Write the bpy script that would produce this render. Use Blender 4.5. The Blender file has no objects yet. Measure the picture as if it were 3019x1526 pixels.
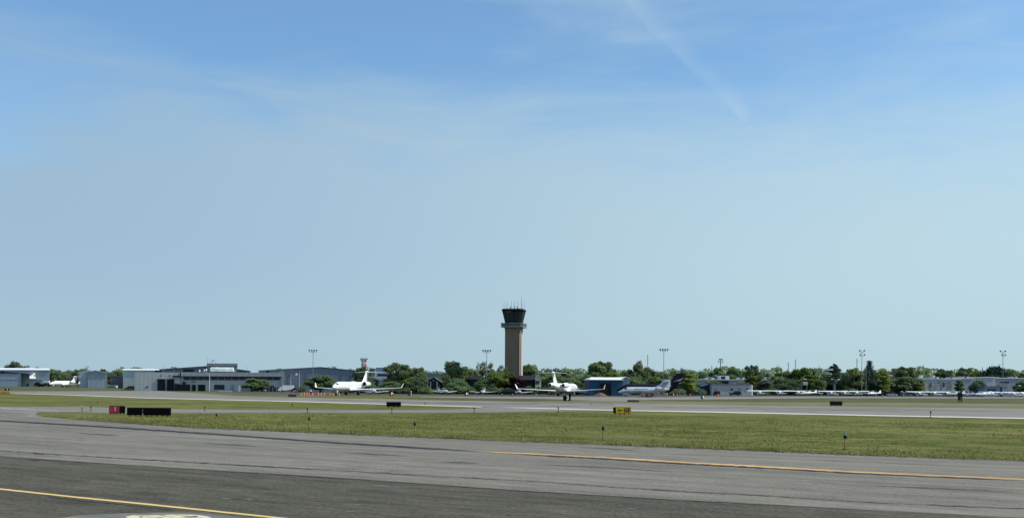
import bpy, math, random
from mathutils import Vector, Matrix
random.seed(7)
scene = bpy.context.scene
COL = scene.collection
# ---------------------------------------------------------------- camera model (metres; photo 3019 px wide, camera 2.8 m up)
F, CU, CV, H, ROLL = 2900.0, 1509.5, 1140.0, 2.8, 0.00662
cr, sr = math.cos(ROLL), math.sin(ROLL)
def ray(u, v):
    du, dv = u - CU, v - CV
    return (du*cr + dv*sr)/F, (-du*sr + dv*cr)/F
def G(u, v, z=0.0):
    x, d = ray(u, v); Y = (H - z)/d
    return Vector((x*Y, Y, z))
def U(u, Y): return (u - CU)/F*Y
def Z(u, v, Y): return H - ray(u, v)[1]*Y
def ss(t):
    t = max(0.0, min(1.0, t)); return t*t*(3 - 2*t)
def zg(X, Y): return 1.35*ss((Y - 370)/90)*ss((-X - 165)/60)
def at(u, Y):
    X = U(u, Y); return Vector((X, Y, zg(X, Y)))

cam_d = bpy.data.cameras.new('camera'); cam = bpy.data.objects.new('camera', cam_d); COL.objects.link(cam)
cam_d.sensor_fit = 'HORIZONTAL'; cam_d.sensor_width = 36; cam_d.lens = 36*F/3019
cam_d.shift_x = 0; cam_d.shift_y = (CV - 763)/3019
cam_d.clip_start = 0.5; cam_d.clip_end = 20000
cam.matrix_world = Matrix(((cr, -sr, 0, 0), (0, 0, -1, 0), (sr, cr, 0, H), (0, 0, 0, 1)))
scene.camera = cam

# ---------------------------------------------------------------- materials
def new_mat(name):
    m = bpy.data.materials.new(name); m.use_nodes = True
    nt = m.node_tree; b = nt.nodes['Principled BSDF']
    return m, nt, b
def N(nt, t, **kw):
    n = nt.nodes.new(t)
    for k, v in kw.items():
        if k in ('op', 'operation'): n.operation = v
        elif hasattr(n, k) and not k.startswith('i_'): setattr(n, k, v)
    return n
def mixc(nt, fac, a, b, mode='MIX'):
    n = nt.nodes.new('ShaderNodeMix'); n.data_type = 'RGBA'; n.blend_type = mode
    for s, x in ((0, fac), (6, a), (7, b)):
        if isinstance(x, (int, float)): n.inputs[s].default_value = x
        elif isinstance(x, (tuple, list)): n.inputs[s].default_value = (*x, 1)
        else: nt.links.new(x, n.inputs[s])
    return n.outputs[2]
def math_(nt, op, a, b=0.0, c=0.0, clamp=False):
    n = nt.nodes.new('ShaderNodeMath'); n.operation = op; n.use_clamp = clamp
    for i, x in enumerate((a, b, c)):
        if isinstance(x, (int, float)): n.inputs[i].default_value = x
        else: nt.links.new(x, n.inputs[i])
    return n.outputs[0]
def maprange(nt, x, a, b, c=0.0, d=1.0, smooth=False):
    n = nt.nodes.new('ShaderNodeMapRange'); n.clamp = True
    if smooth: n.interpolation_type = 'SMOOTHSTEP'
    nt.links.new(x, n.inputs[0])
    for i, q in enumerate((a, b, c, d)): n.inputs[i+1].default_value = q
    return n.outputs[0]
def noise_(nt, vec, scale, detail=4, rough=0.55, scl=(1, 1, 1), rotz=0.0, dist=0.0, loc=(0, 0, 0)):
    mp = nt.nodes.new('ShaderNodeMapping'); mp.vector_type = 'TEXTURE'
    mp.inputs['Rotation'].default_value = (0, 0, rotz); mp.inputs['Scale'].default_value = scl; mp.inputs['Location'].default_value = loc
    nt.links.new(vec, mp.inputs[0])
    n = nt.nodes.new('ShaderNodeTexNoise'); n.inputs['Scale'].default_value = scale
    n.inputs['Detail'].default_value = detail; n.inputs['Roughness'].default_value = rough; n.inputs['Distortion'].default_value = dist
    nt.links.new(mp.outputs[0], n.inputs['Vector'])
    return n.outputs['Fac']
def coord(nt, which='Object'):
    return nt.nodes.new('ShaderNodeTexCoord').outputs[which]
MATS = {}
def mat(name, c, rough=0.6, var=0.12, scale=0.8, metal=0.0, spec=0.22, coat=0.0):
    if name in MATS: return MATS[name]
    m, nt, b = new_mat(name)
    n = noise_(nt, coord(nt), scale, 5)
    f = maprange(nt, n, 0.3, 0.7)
    col = mixc(nt, f, tuple(x*(1 - var) for x in c), tuple(min(1, x*(1 + var)) for x in c))
    nt.links.new(col, b.inputs['Base Color'])
    b.inputs['Roughness'].default_value = rough; b.inputs['Metallic'].default_value = metal
    b.inputs['Specular IOR Level'].default_value = spec
    if coat: b.inputs['Coat Weight'].default_value = coat; b.inputs['Coat Roughness'].default_value = 0.08
    MATS[name] = m; return m
def siding(name, c, pitch=0.6, var=0.1, rough=0.5):
    "ribbed metal or panel cladding: vertical ribs as bump and faint streaks of dirt"
    m, nt, b = new_mat(name)
    co = coord(nt)
    n = noise_(nt, co, 0.35, 5, scl=(1, 1, 4))
    w = nt.nodes.new('ShaderNodeTexWave'); w.inputs['Scale'].default_value = 1.0/pitch/3.14; w.bands_direction = 'X'
    nt.links.new(co, w.inputs['Vector'])
    f = maprange(nt, n, 0.3, 0.7)
    col = mixc(nt, f, tuple(x*(1 - var) for x in c), tuple(x*(1 + var) for x in c))
    nt.links.new(col, b.inputs['Base Color'])
    bp = nt.nodes.new('ShaderNodeBump'); bp.inputs['Strength'].default_value = 0.5; bp.inputs['Distance'].default_value = 0.04
    nt.links.new(w.outputs['Fac'], bp.inputs['Height']); nt.links.new(bp.outputs[0], b.inputs['Normal'])
    b.inputs['Roughness'].default_value = rough; b.inputs['Specular IOR Level'].default_value = 0.15
    MATS[name] = m; return m
def glass_dark(name, c, tr=0.25):
    m, nt, b = new_mat(name)
    nt.nodes.remove(b)
    g = nt.nodes.new('ShaderNodeBsdfPrincipled'); g.inputs['Base Color'].default_value = (*c, 1); g.inputs['Roughness'].default_value = 0.05
    t = nt.nodes.new('ShaderNodeBsdfTransparent'); t.inputs[0].default_value = (.55, .68, .66, 1)
    mx = nt.nodes.new('ShaderNodeMixShader'); mx.inputs[0].default_value = tr
    nt.links.new(g.outputs[0], mx.inputs[1]); nt.links.new(t.outputs[0], mx.inputs[2])
    nt.links.new(mx.outputs[0], nt.nodes['Material Output'].inputs[0])
    MATS[name] = m; return m

def foliage(name, dark, light, trans=0.35):
    m, nt, b = new_mat(name)
    oi = nt.nodes.new('ShaderNodeObjectInfo'); ge = nt.nodes.new('ShaderNodeNewGeometry')
    n = noise_(nt, coord(nt), 0.55, 3)
    f = math_(nt, 'ADD', maprange(nt, n, 0.35, 0.65, 0, 0.6), math_(nt, 'MULTIPLY', ge.outputs['Random Per Island'], 0.4))
    col = mixc(nt, f, dark, light)
    hs = nt.nodes.new('ShaderNodeHueSaturation')
    hs.inputs['Hue'].default_value = 0.5
    nt.links.new(maprange(nt, oi.outputs['Random'], 0, 1, 0.488, 0.522), hs.inputs['Hue'])
    nt.links.new(maprange(nt, math_(nt, 'FRACT', math_(nt, 'MULTIPLY', oi.outputs['Random'], 7.31)), 0, 1, 0.75, 1.25), hs.inputs['Value'])
    nt.links.new(col, hs.inputs['Color'])
    d = nt.nodes.new('ShaderNodeBsdfDiffuse'); t = nt.nodes.new('ShaderNodeBsdfTranslucent')
    nt.links.new(hs.outputs[0], d.inputs[0]); nt.links.new(hs.outputs[0], t.inputs[0])
    mx = nt.nodes.new('ShaderNodeMixShader'); mx.inputs[0].default_value = trans
    nt.links.new(d.outputs[0], mx.inputs[1]); nt.links.new(t.outputs[0], mx.inputs[2])
    nt.links.new(mx.outputs[0], nt.nodes['Material Output'].inputs[0])
    nt.nodes.remove(b)
    MATS[name] = m; return m

TAX = math.radians(-31.8)      # direction the near taxiway runs
RWY = math.radians(-45)        # direction of the runway
def asphalt(name, c, ang, streak=0.25, fine=0.25, cracks=0.0, patch=0.2, slen=18.0, warm=(1, 1, 1)):
    m, nt, b = new_mat(name)
    co = coord(nt)
    n1 = noise_(nt, co, 1.1, 5, 0.6, scl=(slen, 1, 1), rotz=ang)           # long streaks along the traffic
    n2 = noise_(nt, co, 0.10, 4, 0.5, scl=(2.5, 1, 1), rotz=ang)           # patches
    n3 = noise_(nt, co, 9.0, 6, 0.7)                                       # aggregate
    n4 = noise_(nt, co, 0.55, 4, 0.6, scl=(6, 1, 1), rotz=ang, loc=(37, 11, 0))
    v = math_(nt, 'ADD', math_(nt, 'MULTIPLY', maprange(nt, n1, .25, .75, -1, 1), streak), math_(nt, 'MULTIPLY', maprange(nt, n2, .3, .7, -1, 1), patch))
    v = math_(nt, 'ADD', v, math_(nt, 'MULTIPLY', maprange(nt, n3, .25, .75, -1, 1), fine))
    v = math_(nt, 'ADD', v, math_(nt, 'MULTIPLY', maprange(nt, n4, .3, .7, -1, 1), streak*.6))
    n5 = noise_(nt, co, 2.2, 5, 0.65, scl=(3.2, 1, 1), rotz=ang, loc=(7, 3, 0))
    v = math_(nt, 'ADD', v, math_(nt, 'MULTIPLY', maprange(nt, n5, .3, .7, -1, 1), fine*.45))
    if cracks:
        mp = nt.nodes.new('ShaderNodeMapping'); mp.vector_type = 'TEXTURE'; mp.inputs['Rotation'].default_value = (0, 0, ang); mp.inputs['Scale'].default_value = (7.0, 1.6, 1)
        nt.links.new(co, mp.inputs[0])
        vo = nt.nodes.new('ShaderNodeTexVoronoi'); vo.feature = 'DISTANCE_TO_EDGE'; vo.inputs['Scale'].default_value = .42
        nd = nt.nodes.new('ShaderNodeTexNoise'); nd.inputs['Scale'].default_value = 1.3; nt.links.new(mp.outputs[0], nd.inputs['Vector'])
        vm = nt.nodes.new('ShaderNodeVectorMath'); vm.operation = 'MULTIPLY_ADD'
        nt.links.new(nd.outputs['Color'], vm.inputs[0]); vm.inputs[1].default_value = (.5, .5, 0); nt.links.new(mp.outputs[0], vm.inputs[2])
        nt.links.new(vm.outputs[0], vo.inputs['Vector'])
        ck = maprange(nt, vo.outputs['Distance'], 0.0, 0.014, 1, 0)
        msk = maprange(nt, noise_(nt, co, .12, 3), .45, .62)
        v = math_(nt, 'SUBTRACT', v, math_(nt, 'MULTIPLY', math_(nt, 'MULTIPLY', ck, msk), cracks))
    k = math_(nt, 'ADD', v, 1.0)
    k = math_(nt, 'MAXIMUM', k, 0.15)
    vm2 = nt.nodes.new('ShaderNodeVectorMath'); vm2.operation = 'SCALE'
    vm2.inputs[0].default_value = tuple(x*w for x, w in zip(c, warm)); nt.links.new(k, vm2.inputs['Scale'])
    nt.links.new(vm2.outputs[0], b.inputs['Base Color'])
    b.inputs['Roughness'].default_value = 0.92; b.inputs['Specular IOR Level'].default_value = 0.15
    bp = nt.nodes.new('ShaderNodeBump'); bp.inputs['Strength'].default_value = 0.35; bp.inputs['Distance'].default_value = 0.02
    nt.links.new(n3, bp.inputs['Height']); nt.links.new(bp.outputs[0], b.inputs['Normal'])
    MATS[name] = m; return m
def grass_mat(name, cols, ang=0.0):
    m, nt, b = new_mat(name)
    co = coord(nt)
    n1 = noise_(nt, co, 0.05, 5, 0.6, scl=(2.5, 1, 1), rotz=ang)
    n2 = noise_(nt, co, 0.6, 5, 0.65, scl=(2.2, 1, 1), rotz=ang)
    n3 = noise_(nt, co, 5.0, 5, 0.7)
    n4 = noise_(nt, co, 0.22, 5, 0.7, scl=(3.0, 1, 1), rotz=ang, loc=(13, 5, 0))
    c = mixc(nt, maprange(nt, n1, .43, .57), cols[0], cols[1])
    c = mixc(nt, maprange(nt, n2, .42, .64, 0, .9), c, cols[2])
    k = math_(nt, 'MULTIPLY', maprange(nt, n3, .3, .7, .60, 1.3), maprange(nt, n4, .34, .66, .72, 1.22))
    vm = nt.nodes.new('ShaderNodeVectorMath'); vm.operation = 'SCALE'; nt.links.new(c, vm.inputs[0]); nt.links.new(k, vm.inputs['Scale'])
    nt.links.new(vm.outputs[0], b.inputs['Base Color'])
    b.inputs['Roughness'].default_value = 0.95; b.inputs['Specular IOR Level'].default_value = 0.05
    bp = nt.nodes.new('ShaderNodeBump'); bp.inputs['Strength'].default_value = 0.8; bp.inputs['Distance'].default_value = 0.12
    nt.links.new(math_(nt, 'ADD', n3, n2), bp.inputs['Height']); nt.links.new(bp.outputs[0], b.inputs['Normal'])
    MATS[name] = m; return m
def soft_paint(name, c, wear=0.5, ang=TAX, alpha=1.0, spread=.22, ln=3):
    "paint, tar or rubber lying on the pavement: worn through in places, thinning out towards the edges of its strip"
    m, nt, b = new_mat(name)
    co = coord(nt)
    n = noise_(nt, co, 2.4, 6, 0.7, scl=(ln, 1, 1), rotz=ang); n2 = noise_(nt, co, .5, 4, .6, scl=(ln, 1, 1), rotz=ang)
    at_ = nt.nodes.new('ShaderNodeAttribute'); at_.attribute_name = 'core'
    core = maprange(nt, at_.outputs['Fac'], 0.0, 0.55, 0, 1)
    q = math_(nt, 'ADD', math_(nt, 'MULTIPLY', n, .65), math_(nt, 'MULTIPLY', n2, .35))
    f = maprange(nt, math_(nt, 'ADD', q, math_(nt, 'MULTIPLY', core, .30)), wear + .30 - spread, wear + .30 + spread*.35)
    f = math_(nt, 'MULTIPLY', math_(nt, 'MULTIPLY', f, math_(nt, 'POWER', core, .6)), alpha)
    cc = mixc(nt, maprange(nt, n2, .3, .7), tuple(x*.85 for x in c), c)
    nt.links.new(cc, b.inputs['Base Color']); b.inputs['Roughness'].default_value = .85; b.inputs['Specular IOR Level'].default_value = .15
    t = nt.nodes.new('ShaderNodeBsdfTransparent'); mx = nt.nodes.new('ShaderNodeMixShader')
    nt.links.new(f, mx.inputs[0]); nt.links.new(t.outputs[0], mx.inputs[1]); nt.links.new(b.outputs[0], mx.inputs[2])
    nt.links.new(mx.outputs[0], nt.nodes['Material Output'].inputs[0])
    MATS[name] = m; return m
def paint_mat(name, c, wear=0.5, ang=TAX, under=(.13, .13, .13)):
    m, nt, b = new_mat(name)
    co = coord(nt)
    n = noise_(nt, co, 3.0, 6, 0.7, scl=(3, 1, 1), rotz=ang)
    f = maprange(nt, n, wear - .06, wear + .06)
    k = noise_(nt, co, 0.6, 3)
    cc = mixc(nt, maprange(nt, k, .3, .7), tuple(x*.85 for x in c), c)
    nt.links.new(mixc(nt, f, under, cc), b.inputs['Base Color'])
    b.inputs['Roughness'].default_value = 0.8; b.inputs['Specular IOR Level'].default_value = 0.2
    MATS[name] = m; return m

# ---------------------------------------------------------------- mesh builder
class MB:
    def __init__(s): s.v = []; s.f = []; s.mi = []; s.sm = []; s.cur = 0
    def add(s, pts, faces, smooth=False):
        o = len(s.v); s.v += [tuple(p) for p in pts]
        for f in faces: s.f.append(tuple(i + o for i in f)); s.mi.append(s.cur); s.sm.append(smooth)
    def face(s, pts): s.add(pts, [tuple(range(len(pts)))])
    def box(s, x0, x1, y0, y1, z0, z1):
        if x0 > x1: x0, x1 = x1, x0
        p = [(x0,y0,z0),(x1,y0,z0),(x1,y1,z0),(x0,y1,z0),(x0,y0,z1),(x1,y0,z1),(x1,y1,z1),(x0,y1,z1)]
        s.add(p, [(0,3,2,1),(4,5,6,7),(0,1,5,4),(1,2,6,5),(2,3,7,6),(3,0,4,7)])
    def loft(s, rings, caps=(True, True), smooth=True, closed=True):
        n = len(rings[0]); P = [p for r in rings for p in r]; fs = []
        for i in range(len(rings) - 1):
            for j in range(n if closed else n - 1):
                a, b = i*n + j, i*n + (j + 1) % n
                fs.append((a, b, b + n, a + n))
        s.add(P, fs, smooth)
        if caps[0]: s.add(rings[0], [tuple(range(n))[::-1]])
        if caps[1]: s.add(rings[-1], [tuple(range(n))])
    def tube(s, p0, p1, r0, r1=None, n=8, smooth=True):
        r1 = r0 if r1 is None else r1
        p0, p1 = Vector(p0), Vector(p1); d = (p1 - p0).normalized()
        a = d.orthogonal().normalized(); b = d.cross(a)
        rg = lambda p, r: [p + (a*math.cos(2*math.pi*k/n) + b*math.sin(2*math.pi*k/n))*r for k in range(n)]
        s.loft([rg(p0, r0), rg(p1, r1)], smooth=smooth)
    def path(s, pts, radii, n=8):
        for i in range(len(pts) - 1): s.tube(pts[i], pts[i+1], radii[i], radii[i+1], n)
    def lathe(s, prof, org, axis='x', n=20, caps=(True, True)):
        "prof: (t along axis, radius)"
        rings = []
        for t, r in prof:
            rg = []
            for k in range(n):
                a = 2*math.pi*k/n; c, q = r*math.cos(a), r*math.sin(a)
                d = {'x': (t, c, q), 'y': (q, t, c), 'z': (c, q, t)}[axis]
                rg.append((org[0] + d[0], org[1] + d[1], org[2] + d[2]))
            rings.append(rg)
        s.loft(rings, caps)
    def prism(s, poly, vec):
        vec = Vector(vec); P = [Vector(p) for p in poly]; n = len(P)
        s.add(P + [p + vec for p in P], [tuple(range(n))[::-1], tuple(range(n, 2*n))] + [(i, (i+1) % n, n + (i+1) % n, n + i) for i in range(n)])
    def sphere(s, c, r, n=12, m=8, sc=(1, 1, 1)):
        rings = []
        for i in range(m + 1):
            t = math.pi*(0.02 + 0.96*i/m)
            rings.append([(c[0] + r*sc[0]*math.sin(t)*math.cos(2*math.pi*k/n), c[1] + r*sc[1]*math.sin(t)*math.sin(2*math.pi*k/n), c[2] - r*sc[2]*math.cos(t)) for k in range(n)])
        s.loft(rings)
    def build(s, name, m, parent=None, world=None, loc=None, rz=0.0):
        "world = the root point the coordinates are measured from (they were given in world space)"
        me = bpy.data.meshes.new(name)
        if world is not None: s.v = [(x - world[0], y - world[1], z - world[2]) for x, y, z in s.v]
        me.from_pydata(s.v, [], s.f)
        ms = m if isinstance(m, (list, tuple)) else [m]
        for q in ms: me.materials.append(q)
        me.polygons.foreach_set('material_index', s.mi); me.polygons.foreach_set('use_smooth', s.sm)
        me.validate(); me.update()
        o = bpy.data.objects.new(name, me); COL.objects.link(o)
        if parent is not None: o.parent = parent
        if loc is not None: o.location = loc
        o.rotation_euler = (0, 0, rz)
        return o
def recalc(o):
    import bmesh
    bm = bmesh.new(); bm.from_mesh(o.data); bmesh.ops.recalc_face_normals(bm, faces=bm.faces); bm.to_mesh(o.data); bm.free(); return o
def tag(o, label=None, cat=None, group=None, kind=None):
    if label: o['label'] = label
    if cat: o['category'] = cat
    if group: o['group'] = group
    if kind: o['kind'] = kind
    return o
def empty(name, loc, label, cat, rz=0.0, group=None):
    o = bpy.data.objects.new(name, None); COL.objects.link(o); o.location = loc; o.rotation_euler = (0, 0, rz)
    o.empty_display_size = 0.2
    return tag(o, label, cat, group)
def kids(o): return [c for c in bpy.data.objects if c.parent == o]
def dup(root, loc, rz=None, label=None, scale=None, group=None):
    r = root.copy(); COL.objects.link(r); r.location = loc
    if rz is not None: r.rotation_euler = (0, 0, rz)
    if scale is not None: r.scale = scale
    if label: r['label'] = label
    if group: r['group'] = group
    for ch in root.children:
        c = ch.copy(); COL.objects.link(c); c.parent = r
        for g in ch.children:
            d = g.copy(); COL.objects.link(d); d.parent = c
    return r
def lettering(name, text, size, m, parent, loc, rot, depth=0.006, sx=1.0):
    cu = bpy.data.curves.new(name, 'FONT'); cu.body = text; cu.size = size; cu.align_x = 'CENTER'; cu.align_y = 'CENTER'; cu.extrude = depth
    cu.offset = size*0.045
    t = bpy.data.objects.new('tmp', cu); COL.objects.link(t)
    bpy.context.view_layer.update()
    me = bpy.data.meshes.new_from_object(t.evaluated_get(bpy.context.evaluated_depsgraph_get()))
    bpy.data.objects.remove(t); bpy.data.curves.remove(cu)
    me.materials.clear(); me.materials.append(m)
    o = bpy.data.objects.new(name, me); COL.objects.link(o); o.parent = parent; o.location = loc; o.rotation_euler = rot; o.scale = (sx, 1, 1)
    return o
# ---------------------------------------------------------------- sky and sun
SUN_AZ, SUN_EL = math.radians(98), math.radians(46)     # to the right of the view
w = bpy.data.worlds.new('World'); scene.world = w; w.use_nodes = True
nt = w.node_tree; bg = nt.nodes['Background']
sky = nt.nodes.new('ShaderNodeTexSky'); sky.sky_type = 'NISHITA'; sky.sun_disc = False
sky.sun_elevation = SUN_EL; sky.sun_rotation = SUN_AZ; sky.altitude = 30; sky.air_density = 1.0; sky.dust_density = 1.2; sky.ozone_density = 2.6
co = nt.nodes.new('ShaderNodeTexCoord').outputs['Generated']
sep = nt.nodes.new('ShaderNodeSeparateXYZ'); nt.links.new(co, sep.inputs[0])
el = sep.outputs[2]
def sphere_noise(scl, scale, detail, rough, dist=0.0, rot=(0, 0, 0), loc=(0, 0, 0)):
    mp = nt.nodes.new('ShaderNodeMapping'); mp.inputs['Scale'].default_value = scl; mp.inputs['Rotation'].default_value = rot; mp.inputs['Location'].default_value = loc
    nt.links.new(co, mp.inputs[0]); n = nt.nodes.new('ShaderNodeTexNoise')
    n.inputs['Scale'].default_value = scale; n.inputs['Detail'].default_value = detail; n.inputs['Roughness'].default_value = rough; n.inputs['Distortion'].default_value = dist
    nt.links.new(mp.outputs[0], n.inputs['Vector']); return n.outputs['Fac']
cn = sphere_noise((1.0, 1.0, 3.4), 1.7, 5, 0.52, 0.5, rot=(0.0, 0.16, 0.0), loc=(3.1, 0.4, 1.2))
cf = sphere_noise((1.0, 1.0, 5.0), 4.6, 6, 0.58, 0.9, rot=(0.05, -0.25, 0.0), loc=(0.7, 2.2, 0.3))
# thin cirrus veil: even low down with an edge on the left, thinning gradually upwards on the right, faint patches above
sidef = maprange(nt, sep.outputs[0], -.5, .5, 0, 1, True)          # the haze brightens towards the sun's side
e2 = math_(nt, 'SUBTRACT', el, math_(nt, 'MULTIPLY', math_(nt, 'SUBTRACT', cn, .5), .26))
e2 = math_(nt, 'SUBTRACT', e2, math_(nt, 'MULTIPLY', math_(nt, 'SUBTRACT', cf, .5), .15))
lo = math_(nt, 'MULTIPLY_ADD', sidef, -.04, .17); wd = math_(nt, 'MULTIPLY_ADD', sidef, .13, .11)
tt = math_(nt, 'DIVIDE', math_(nt, 'SUBTRACT', e2, lo), wd, clamp=True)
veilf = maprange(nt, tt, 0, 1, .93, .04, True)
cp = sphere_noise((1.0, 1.0, 4.5), 2.3, 4, 0.5, 0.3, rot=(0.03, 0.10, 0.0), loc=(6.3, 1.4, 0.2))
patch_ = math_(nt, 'MULTIPLY', maprange(nt, cp, .44, .66, 0, .55, True), maprange(nt, cf, .35, .6, .6, 1, True))
veilf = math_(nt, 'MAXIMUM', veilf, patch_)
# an old spread-out vapour trail: a great circle through two directions
def dirpx(u, v):
    x, d = ray(u, v); return Vector((x, 1.0, -d)).normalized()
pa, pb = dirpx(1860, 0), dirpx(2190, 345)
nrm = pa.cross(pb).normalized(); along = (pb - pa).normalized()
def dotc(vec):
    n = nt.nodes.new('ShaderNodeVectorMath'); n.operation = 'DOT_PRODUCT'; nt.links.new(co, n.inputs[0]); n.inputs[1].default_value = vec; return n.outputs['Value']
wob = sphere_noise((1, 1, 1), 11, 4, .6)
dd = math_(nt, 'ADD', dotc(nrm), math_(nt, 'MULTIPLY', math_(nt, 'SUBTRACT', wob, .5), .02))
t_ = dotc(along); ta, tb = pa.dot(along), pb.dot(along)
trail = math_(nt, 'MULTIPLY', maprange(nt, dd, -.016, .001, 0, 1, True), maprange(nt, dd, .001, .007, 1, 0, True))
trail = math_(nt, 'MULTIPLY', trail, maprange(nt, t_, tb - .005, tb + .012, 1, 0, True))
gaps = maprange(nt, sphere_noise((1, 1, 1), 7.5, 2, .5, loc=(.3, .8, .1)), .34, .56, .30, 1, True)
trail = math_(nt, 'MULTIPLY', math_(nt, 'MULTIPLY', trail, gaps), .29)
cl = mixc(nt, sidef, (3.42, 4.95, 6.40), (5.15, 6.90, 7.75))
cl = mixc(nt, maprange(nt, el, .0, .14, .45, 0.0, True), cl, (4.45, 5.95, 6.55))
clear = mixc(nt, 1.0, sky.outputs[0], (1.29, 1.65, 1.76), 'MULTIPLY')
c1 = mixc(nt, veilf, clear, cl)
c2 = mixc(nt, trail, c1, (6.0, 7.6, 8.4))
nt.links.new(c2, bg.inputs[0]); bg.inputs[1].default_value = 0.10
sl = bpy.data.lights.new('sun', 'SUN'); sl.energy = 4.0; sl.angle = math.radians(0.53); sl.color = (1.0, .955, .88)
so = bpy.data.objects.new('sun', sl); COL.objects.link(so)
sd = Vector((math.sin(SUN_AZ)*math.cos(SUN_EL), math.cos(SUN_AZ)*math.cos(SUN_EL), math.sin(SUN_EL)))
so.rotation_euler = sd.to_track_quat('Z', 'Y').to_euler(); so.location = sd*500
scene.view_settings.view_transform = 'Standard'; scene.view_settings.look = 'None'; scene.view_settings.gamma = 1.0
scene.view_settings.use_curve_mapping = False; scene.view_settings.exposure = 0.0
scene.cycles.max_bounces = 6; scene.cycles.transparent_max_bounces = 12

# ---------------------------------------------------------------- ground
M_GRASS = grass_mat('grass field', ((.088, .106, .024), (.150, .150, .044), (.195, .180, .062)), TAX)
M_GRASS_DK = grass_mat('unmown grass', ((.072, .086, .036), (.105, .115, .052), (.135, .132, .066)), 0.15)
M_GRASS_DRY = grass_mat('dry mown grass', ((.185, .175, .085), (.225, .205, .115), (.16, .155, .075)), 0.15)
M_TAX = asphalt('weathered asphalt', (.184, .166, .131), TAX, .24, .42, .35, .13, 26)
M_APR = asphalt('dark asphalt', (.086, .077, .054), TAX, .22, .70, .30, .12, 7)
M_CON = asphalt('connector asphalt', (.200, .190, .160), 0.05, .2, .2, 0, .12, 16)
M_RWY = asphalt('runway asphalt', (.218, .198, .163), RWY, .30, .14, 0, .12, 50)
M_FAR = asphalt('pale concrete taxiway', (.215, .20, .165), 0.05, .2, .12, 0, .16, 20)
M_PARK = asphalt('parking apron asphalt', (.085, .078, .062), 0.05, .25, .15, 0, .25, 14)
def axis(lo, hi, dense_lo, dense_hi, step):
    out = [lo]; 
    g = [dense_lo + i*step for i in range(int((dense_hi - dense_lo)/step) + 1)]
    a = dense_lo; s = step; left = []
    while a - s*1.6 > lo: s *= 1.6; a -= s; left.append(a)
    b = g[-1]; s = step; right = []
    while b + s*1.6 < hi: s *= 1.6; b += s; right.append(b)
    return [lo] + left[::-1] + g + right + [hi]
xs = axis(-9000, 9000, -420, -140, 10); ys = axis(-400, 14000, 430, 520, 6)
mb = MB(); P = [(x, y, zg(x, y)) for y in ys for x in xs]; nx = len(xs)
mb.add(P, [(j*nx + i, j*nx + i + 1, (j+1)*nx + i + 1, (j+1)*nx + i) for j in range(len(ys) - 1) for i in range(nx - 1)], True)
gr_ = tag(mb.build('ground', [M_GRASS, M_GRASS_DK]), kind='structure')
for p_ in gr_.data.polygons:
    c_ = p_.center
    if c_.y > 300 and (c_.x < -150 or c_.y > 372): p_.material_index = 1
def sheet(name, pts, z, m):
    mb = MB(); mb.face([(p[0], p[1], 0) for p in pts]); o = mb.build(name, m); o.location.z = z
    import bmesh
    bm = bmesh.new(); bm.from_mesh(o.data); bmesh.ops.triangulate(bm, faces=bm.faces)
    for f in bm.faces:
        if f.normal.z < 0: f.normal_flip()
    bm.to_mesh(o.data); bm.free()
    return tag(o, kind='structure')
gp = lambda L: [G(u, v) for u, v in L]
def ext(p, q, d):
    "a point d metres beyond q on the line p -> q"
    p, q = Vector(p[:2]).to_3d(), Vector(q[:2]).to_3d(); return q + (q - p).normalized()*d
TD = Vector((math.cos(TAX), math.sin(TAX), 0))
def wiggle(L, step, amp, seed=1):
    r = random.Random(seed); out = []
    for (a, b) in zip(L[:-1], L[1:]):
        n = max(1, int((b - a).length/step))
        for i in range(n):
            t = i/n; p = a.lerp(b, t); d = (b - a).normalized(); p = p + Vector((-d.y, d.x, 0))*r.uniform(-amp, amp); out.append(p)
    return out + [L[-1]]
taxi_edge_px = [(3019, 1359), (2516, 1340), (2000, 1318.5), (1466, 1297.5), (1000, 1278), (582, 1260), (361, 1245), (116, 1227)]
te = gp(taxi_edge_px); te = [te[0] + TD*120] + te
taxi_edge = wiggle(te, 0.8, 0.10)
taxi = taxi_edge + gp([(108, 1223), (60, 1217), (-40, 1211)]); taxi += [taxi[-1] - TD*220, taxi[-1] - TD*220 + Vector((-40, -120, 0)), Vector((-60, -40, 0)), Vector((160, -120, 0))]
sheet('taxiway', taxi, .012, M_TAX)
ae = gp([(3019, 1526), (2000, 1474), (1582, 1449), (1000, 1408), (361, 1369), (0, 1344)])
ae = [ae[0] + TD*60] + ae; ae = wiggle(ae, 3, .04, 3) + [ae[-1] - TD*80]
sheet('apron', ae + [Vector((-90, -30, 0)), Vector((90, -60, 0))], .018, M_APR)
con_top = [(-60, 1197), (0, 1198), (243, 1198.5), (360, 1202), (506, 1205), (950, 1208), (1300, 1207), (1400, 1203.5), (1445, 1199)]
con_bot = [(1830, 1209), (1650, 1211.5), (1560, 1213), (1400, 1215.5), (950, 1216), (506, 1216), (322, 1216), (245, 1213.5), (112, 1214), (100, 1224), (60, 1219), (-60, 1213)]
cb = gp(con_bot)
sheet('connector_taxiway', gp(con_top) + cb + [cb[-1] + Vector((-120, 30, 0)), G(-60, 1197) + Vector((-120, 20, 0))], .008, M_CON)
rw_near = [(28, 1159), (79, 1160.3), (177, 1163), (240, 1165), (430, 1172.3), (900, 1183.5), (1400, 1198.5), (1470, 1200), (1810, 1208.5), (2150, 1215), (2600, 1224.5), (3019, 1232.5)]
rw_far = [(3019, 1203), (2600, 1198.5), (2150, 1193), (1800, 1187.5), (1600, 1184.5), (1350, 1180), (900, 1171.5), (700, 1166.5), (600, 1160), (480, 1151.5), (300, 1150), (150, 1151), (0, 1152.3), (-150, 1151)]
rn, rf = gp(rw_near), gp(rw_far)
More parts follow.
